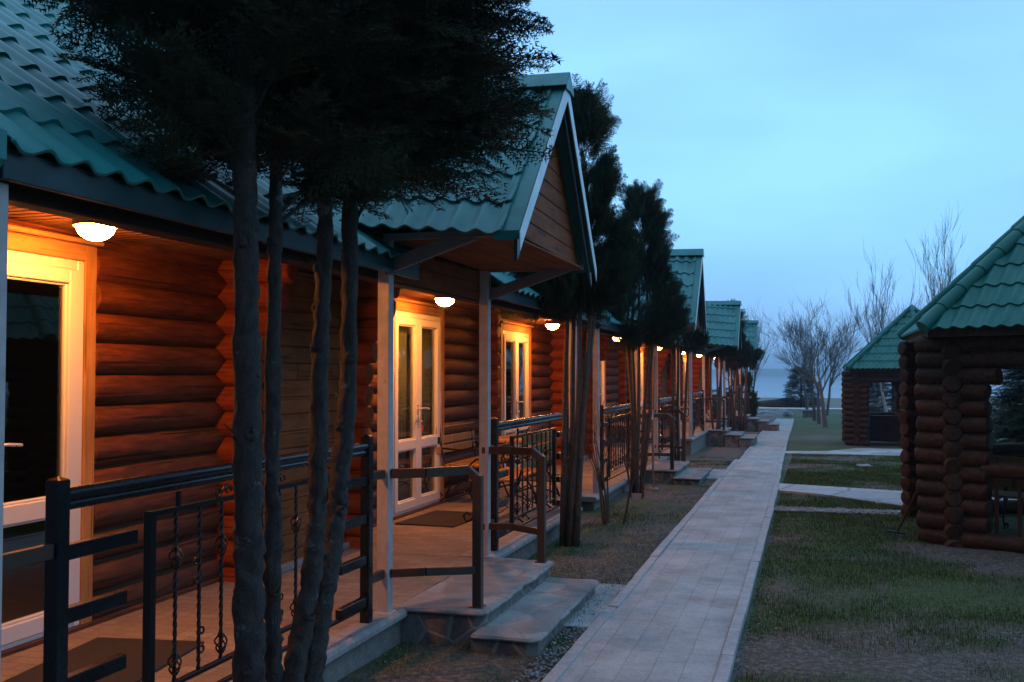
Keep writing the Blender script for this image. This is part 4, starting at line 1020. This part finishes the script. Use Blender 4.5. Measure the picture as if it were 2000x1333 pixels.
def thuja(base, H_, zb, r, stems, seed, lab, n=900, spiky=0., lean=0., grp='columnar thujas between the cabins and the path', fr=.16, two=None, tp=.35):
    root = empty('thuja_tree', base); tag(root, lab, 'tree', grp); rnd = np.random.default_rng(seed); mb = MB()
    for i in range(stems):
        a = i * 2.4; rb = .06 + .03 * (i % 2); rt_ = r * .45
        p0 = Vector((rb * math.cos(a), rb * math.sin(a), -.08)); p1 = Vector((rt_ * math.cos(a) + lean, rt_ * math.sin(a), zb + .2)); p2 = Vector((.3 * rt_ * math.cos(a) + lean, .3 * rt_ * math.sin(a), H_ * .86))
        pm = p0.lerp(p1, .5) + Vector((rnd.normal(0, .03), rnd.normal(0, .03), 0)); mb.tube([p0, p0.lerp(pm, .5), pm, pm.lerp(p1, .5) + Vector((rnd.normal(0, .01), rnd.normal(0, .01), 0)), p1, p2], [.034, .030, .027, .024, .02, .006], 8, jit=.08)
    mb.build('stems', 'bark_thuja', root, smooth='all')
    z = zb + (H_ - zb) * rnd.beta(1.05, 1.35, n); t = (z - zb) / (H_ - zb)
    prof = np.minimum(1, (t + .03) * 6) ** .5 * (1 - np.clip((t - tp) / (1 - tp), 0, 1) ** 1.45) ** .85 * (1 + .14 * np.sin(t * 11 + seed))
    ang = rnd.uniform(0, 2 * math.pi, n); clump = 1 + .16 * np.sin(ang * 3 + t * 9 + seed) + .08 * np.sin(ang * 7 + t * 23)
    q0 = np.sqrt(rnd.uniform(.2, .85, n)); nc = max(30, n // 26); cid = rnd.integers(0, nc, n); cc_ = rnd.integers(0, n, nc)
    cl_ = rnd.random(n) < .72; src = np.where(cl_, cc_[cid], np.arange(n)); q0 = np.where(cl_, rnd.uniform(.84, .97, nc)[cid], q0)
    ang, z, t = ang[src], z[src], t[src]; rr = r * (prof * clump)[src] * q0
    P = np.stack([rr * np.cos(ang) + lean, rr * np.sin(ang), z], 1) + rnd.normal(0, 1, (n, 3)) * np.where(cl_, .11, .03)[:, None] * r * np.array([1, 1, 1.5])
    if two is not None:
        m_ = rnd.random(n) < .45; P[m_, 0] += two[0]; P[m_, 1] += two[1]; P[m_, 2] = zb + (P[m_, 2] - zb) * two[2]
    D = np.stack([np.cos(ang) * .75, np.sin(ang) * .75, np.full(n, .8)], 1) + rnd.normal(0, .3, (n, 3)); Nn = np.stack([-np.sin(ang), np.cos(ang), np.zeros(n)], 1)
    S_ = rnd.uniform(.7, 1.3, n) * fr
    if spiky:
        k = int(90 * spiky); a = rnd.uniform(0, 6.28, k); q = rnd.uniform(0, .75, k) * r * .8
        P = np.concatenate([P, np.stack([q * np.cos(a) + lean, q * np.sin(a), zb + (H_ - zb) * rnd.uniform(.82, 1.0, k)], 1)]); D = np.concatenate([D, np.stack([.3 * np.cos(a), .3 * np.sin(a), np.ones(k)], 1)])
        Nn = np.concatenate([Nn, rnd.normal(0, 1, (k, 3))]); S_ = np.concatenate([S_, rnd.uniform(.9, 1.4, k) * fr])
    scatter_fronds('crown', P, D, Nn, S_, 'thuja', root, roll=.4); return root
thuja((-2.25, 9.73, 0), 4.25, 2.20, .30, 6, 5, 'tall many-stemmed thuja right behind the nearest porch gable', 2600, spiky=1.5, lean=.14, fr=.22, two=(-.36, -.1, .42))
thuja((-2.35, 14.4, -.01), 4.25, 2.05, .43, 5, 6, 'rounded thuja on bare stems with a pointed top, second from the camera', 2600, spiky=.35, lean=.06, fr=.19, tp=.15)
thuja((-2.30, 18.9, -.06), 2.95, 2.08, .40, 3, 7, 'low-crowned thuja on three stems below the second gable', 800, fr=.2)
thuja((-2.45, 28.6, -.2), 3.15, 2.30, .45, 4, 8, 'thuja on bare stems below the third gable', 800, fr=.22)
thuja((-2.35, 38.0, -.38), 3.1, 2.3, .5, 5, 9, 'thuja with thin stems under the farthest gables', 800, fr=.24)
thuja((-2.55, 35.8, -.35), 4.35, 2.1, .42, 4, 12, 'tall narrow thuja standing against the farthest gable', 1200, fr=.24)
thuja((-2.75, 46.5, -.45), 2.15, .05, .36, 1, 10, 'small conical thuja clipped to the ground at the end of the row', 1000, fr=.24)

def spruce(base, H_, r, lab, seed, n=1200, fr=.4):
    root = empty('spruce_tree', base); tag(root, lab, 'tree', 'dark spruces'); rnd = np.random.default_rng(seed)
    mb = MB(); mb.tube([(0, 0, -.1), (0, 0, H_ * .5), (0, 0, H_)], [.03 * H_, .018 * H_, .004], 8); mb.build('trunk', 'bark', root, smooth='all')
    t = rnd.random(n) ** 1.3; z = .06 * H_ + t * H_ * .92; a = rnd.uniform(0, 6.28, n); q = r * (1 - t) ** .9 * np.sqrt(rnd.uniform(.1, 1, n)) * (1 + .15 * np.sin(a * 5 + t * 20))
    P = np.stack([q * np.cos(a), q * np.sin(a), z], 1); D = np.stack([np.cos(a), np.sin(a), rnd.uniform(-.3, .25, n)], 1); Nn = np.tile([0, 0, 1.], (n, 1))
    scatter_fronds('crown', P, D, Nn, rnd.uniform(.7, 1.3, n) * fr, 'spruce', root, roll=.3); return root
spruce((-.55, 74., gz(0, 74)), 2.9, 1.1, 'dark spruce beyond the white walkway, left of the bare trees', 2, 700, .55)
spruce((4.1, 16.9, -.05), 4.6, 1.5, 'dark spruce seen through the nearest gazebo', 3, 5200, .4)
spruce((5.4, 18.2, -.05), 5.0, 1.6, 'second dark spruce farther right behind the nearest gazebo', 4, 4200, .4)
spruce((3.4, 46, -.45), 3.4, 1.3, 'dark spruce seen through the farther gazebo doorway', 5, 900, .5)

def bare_tree(name, base, H_, r0, lab, seed, grp, mat='bark_bare', fork=.32, spread=.5, depth=5, nsplit=3, upb=.35, stems=1, fine=1., tw=2.2):
    rnd = random.Random(seed); root = empty(name, base); tag(root, lab, 'tree', grp); tb = MB(); mb = MB()
    def grow(p, d, L_, r_, dep, first=False):
        n = 4; pts = [p]; rr = [r_]; q = p; dd = d
        for i in range(n):
            dd = (dd + Vector((rnd.gauss(0, .10), rnd.gauss(0, .10), rnd.gauss(0, .06) + upb * .12))).normalized(); q = q + dd * L_ / n; pts.append(q); rr.append(r_ * (1 - .45 * (i + 1) / n))
        (tb if first else mb).tube(pts, rr, 7 if first else (5 if dep > 2 else 3), cap=False)
        if dep <= 0: return
        ns = nsplit + (1 if rnd.random() < .4 else 0)
        for k in range(ns):
            t = 1. if k == 0 else rnd.uniform(.35 if not first else .8, 1.); j = min(int(t * n), n); a = rnd.uniform(0, 6.28); o_ = dd.orthogonal().normalized(); o_ = Matrix.Rotation(a, 3, dd) @ o_
            nd = (dd + o_ * spread * rnd.uniform(.5, 1.3) + Vector((0, 0, upb * .5))).normalized()
            grow(pts[j], nd, L_ * rnd.uniform(.58, .86), max(rr[j] * rnd.uniform(.5, .72), .0035 * fine), dep - 1)
    for s_ in range(stems):
        a = s_ * 2.1 + seed; d0 = Vector((.22 * math.cos(a), .22 * math.sin(a), 1)).normalized() if stems > 1 else Vector((rnd.gauss(0, .03), rnd.gauss(0, .03), 1)).normalized()
        grow(Vector((.1 * math.cos(a), .1 * math.sin(a), -.1)) if stems > 1 else Vector((0, 0, -.1)), d0, H_ * fork, r0, depth, True)
    tb.build('trunk', mat, root, smooth='all'); mb.build('crown', mat if mat != 'birch' else 'bark_bare', root, smooth='all'); return root
G1 = 'leafless fruit trees right of the path end'
bare_tree('bare_tree', (.62, 43.6, -.44), 6.2, .10, 'nearest leafless tree with a clean straight trunk left of the farther gazebo', 3, G1, depth=5, spread=.62, fine=1.7)
bare_tree('bare_tree', (.40, 47.4, -.46), 5.8, .09, 'second leafless tree, just behind the nearest one', 4, G1, depth=5, spread=.6, fine=1.7)
bare_tree('bare_tree', (.22, 51.0, -.5), 6.2, .09, 'third leafless tree with a thin trunk', 5, G1, depth=5, spread=.6, fine=1.7)
bare_tree('bare_tree', (-.1, 57.0, -.53), 6.8, .09, 'farthest leafless tree, beside the grey block', 6, G1, depth=5, spread=.6, fine=1.9)
bare_tree('bare_tree', (.9, 58.0, -.53), 6.8, .09, 'leafless tree behind the others near the gazebo', 8, G1, depth=5, spread=.55, fine=1.9)
bare_tree('bare_tree', (-2.95, 50.5, -.5), 5.6, .07, 'leafless many-stemmed tree behind the last cabin gable', 9, 'leafless shrubs', depth=4, spread=.5, stems=4, upb=.5, fork=.36, fine=1.8)
G2 = 'tall leafless birches behind the gazebos'
bare_tree('birch_tree', (4.3, 70., -.63), 9.0, .13, 'tall leafless birch, left of the two above the farther gazebo', 12, G2, 'birch', depth=5, spread=.36, upb=.8, fork=.34, fine=2.4)
bare_tree('birch_tree', (7.0, 62., -.55), 10.4, .15, 'taller leafless birch between the two gazebo roofs', 14, G2, 'birch', depth=5, spread=.36, upb=.8, fork=.34, fine=2.2)
bare_tree('birch_tree', (3.0, 40., -.4), 5.0, .07, 'white multi-stemmed birch seen through the farther gazebo doorway', 16, G2, 'birch', depth=4, spread=.4, stems=3, upb=.6, fork=.4, fine=1.5)
bare_tree('bare_shrub', (-2.12, 11.3, 0), 1.5, .016, 'leafless shrub of upright stems at the corner of the second cabin deck', 21, 'leafless shrubs by the decks', 'bark_thuja', depth=2, spread=.28, stems=5, upb=.6, fork=.5, fine=.8)
bare_tree('bare_shrub', (-2.2, 13.7, 0), 1.2, .014, 'small leafless shrub at the foot of the second thuja', 22, 'leafless shrubs by the decks', 'bark_thuja', depth=2, spread=.4, stems=4, upb=.5, fork=.5, fine=.8)
# far-off wooded strip on the right beyond the walkway
# ------------------------------------------------------------------ grass, litter and gravel
def blades(name, n, xr, yr, thr, col, hgt, seed, lab=None):
    r = np.random.default_rng(seed); V = []; F = []
    y = yr[0] + (yr[1] - yr[0]) * r.random(n) ** 1.6; x = r.uniform(xr[0], xr[1], n); ok = np.array([turfness(a, b) > thr + r.normal(0, .14) for a, b in zip(x, y)])
    gx = (np.abs(y - np.interp(x, [-.46, 1.15, 4], [15.8, 14.8, 14.8])) > .75) & ~((y > 25.3) & (y < 28.3)) & ~((y > 12.8) & (y < 13.35)) & ~((x > 1.15) & (y > 10.3) & (y < 14)); ok &= gx
    x, y = x[ok], y[ok]; n = len(x); z = np.interp(y, PX, PZ); sc_ = 1 + y / 14.
    a = r.uniform(0, 6.28, n); h = hgt * r.uniform(.4, 1.25, n); w = .0019 * sc_; bend = r.normal(0, .55, n) * h
    b0 = np.stack([x - w * np.cos(a), y - w * np.sin(a), z - .01], 1); b1 = np.stack([x + w * np.cos(a), y + w * np.sin(a), z - .01], 1)
    t0 = np.stack([x + bend * np.cos(a + 1.5), y + bend * np.sin(a + 1.5), z + h], 1)
    V = np.stack([b0, b1, t0], 1).reshape(-1, 3); F = np.arange(3 * n).reshape(-1, 3); return tag(np_mesh(name, V, F, col), kind='stuff')
def gm(name, a, b):
    m = M(name, .8, spec=.2); m.base(m.ramp(m.noise(m.coord(), 2.2, 5), [(.3, a), (.7, b)])); return m.m
MAT['gg'] = gm('green grass blades', c3(.028, .070, .008), c3(.075, .145, .020)); MAT['gd'] = gm('dead grass blades', c3(.13, .10, .055), c3(.27, .22, .14))
o = blades('grass', 330000, (-.40, 5.5), (4.2, 27), .02, 'gg', .026, 1); tag(o, 'short green turf right of the path', 'grass')
o = blades('grass', 150000, (-.40, 5.5), (4.2, 27), -.45, 'gd', .017, 2); tag(o, 'dead straw-coloured grass mixed into the lawn right of the path', 'grass')
o = blades('grass', 26000, (-2.4, -1.45), (4.2, 27), .12, 'gg', .028, 3); tag(o, 'sparse green grass in the strip between decks and path', 'grass')
o = blades('grass', 14000, (-2.4, -1.40), (4.2, 24), -.4, 'gd', .016, 4); tag(o, 'dead grass litter in the strip between decks and path', 'grass')
def gravel(name, regions, lab, seed):
    r = np.random.default_rng(seed); mb = MB(); Vs = []; Fs = []; base = 0
    T = np.array([(1, 0, 0), (-1, 0, 0), (0, 1, 0), (0, -1, 0), (0, 0, .8), (0, 0, -.8)], float); FT = np.array([(0, 2, 4), (2, 1, 4), (1, 3, 4), (3, 0, 4), (2, 0, 5), (1, 2, 5), (3, 1, 5), (0, 3, 5)])
    for (x0, x1, y0, y1, n, s0, s1) in regions:
        x = r.uniform(x0, x1, n); y = r.uniform(y0, y1, n); s = s0 + (s1 - s0) * r.random(n) ** 3; z = np.interp(y, PX, PZ) + s * .25
        W = T[None] * s[:, None, None] * r.uniform(.6, 1.3, (n, 6, 1)); a = r.uniform(0, 6.28, n); ca, sa = np.cos(a)[:, None], np.sin(a)[:, None]
        X = W[..., 0] * ca - W[..., 1] * sa + x[:, None]; Y = W[..., 0] * sa + W[..., 1] * ca + y[:, None]; Z = W[..., 2] * .7 + z[:, None]
        Vs.append(np.stack([X, Y, Z], -1).reshape(-1, 3)); Fs.append((FT[None] + (np.arange(n) * 6)[:, None, None] + base).reshape(-1, 3)); base += n * 6
    return tag(np_mesh(name, np.concatenate(Vs), np.concatenate(Fs), 'rock'), lab, 'gravel', kind='stuff')
gravel('gravel', [(-1.54, -1.36, 5.2, 8.1, 1500, .005, .018), (-1.60, -1.40, 15.6, 17.8, 500, .006, .02), (-1.62, -1.36, 22, 30, 500, .008, .02), (-2.42, -1.4, 4, 14, 1500, .003, .011), (-.40, 4.5, 4.3, 13, 1400, .003, .012), (-.42, -.1, 4.3, 12, 1200, .003, .012), (1.0, 1.35, 6.9, 7.3, 400, .003, .01), (-.42, 1.0, 12.85, 13.3, 1600, .006, .028), (-1.3, -.5, 4.5, 16, 260, .003, .008), (-.5, -.38, 4.3, 22, 700, .003, .010), (-1.45, -1.34, 8.2, 22, 600, .003, .010)],
       'pale gravel crumbs along the kerbs and steps and over the soil', 6)

# ------------------------------------------------------------------ air
mb = MB(); mb.box(-3000, 3000, -60, 3200, -7, 40); o = mb.build('haze', None); tag(o, kind='stuff')
m = bpy.data.materials.new('haze'); m.use_nodes = True; t = m.node_tree; t.nodes.clear(); ou = t.nodes.new('ShaderNodeOutputMaterial'); pv = t.nodes.new('ShaderNodeVolumePrincipled')
pv.inputs['Color'].default_value = (.72, .86, 1., 1); pv.inputs['Density'].default_value = .00075; pv.inputs['Anisotropy'].default_value = .3; t.links.new(pv.outputs[0], ou.inputs['Volume']); o.data.materials.append(m)
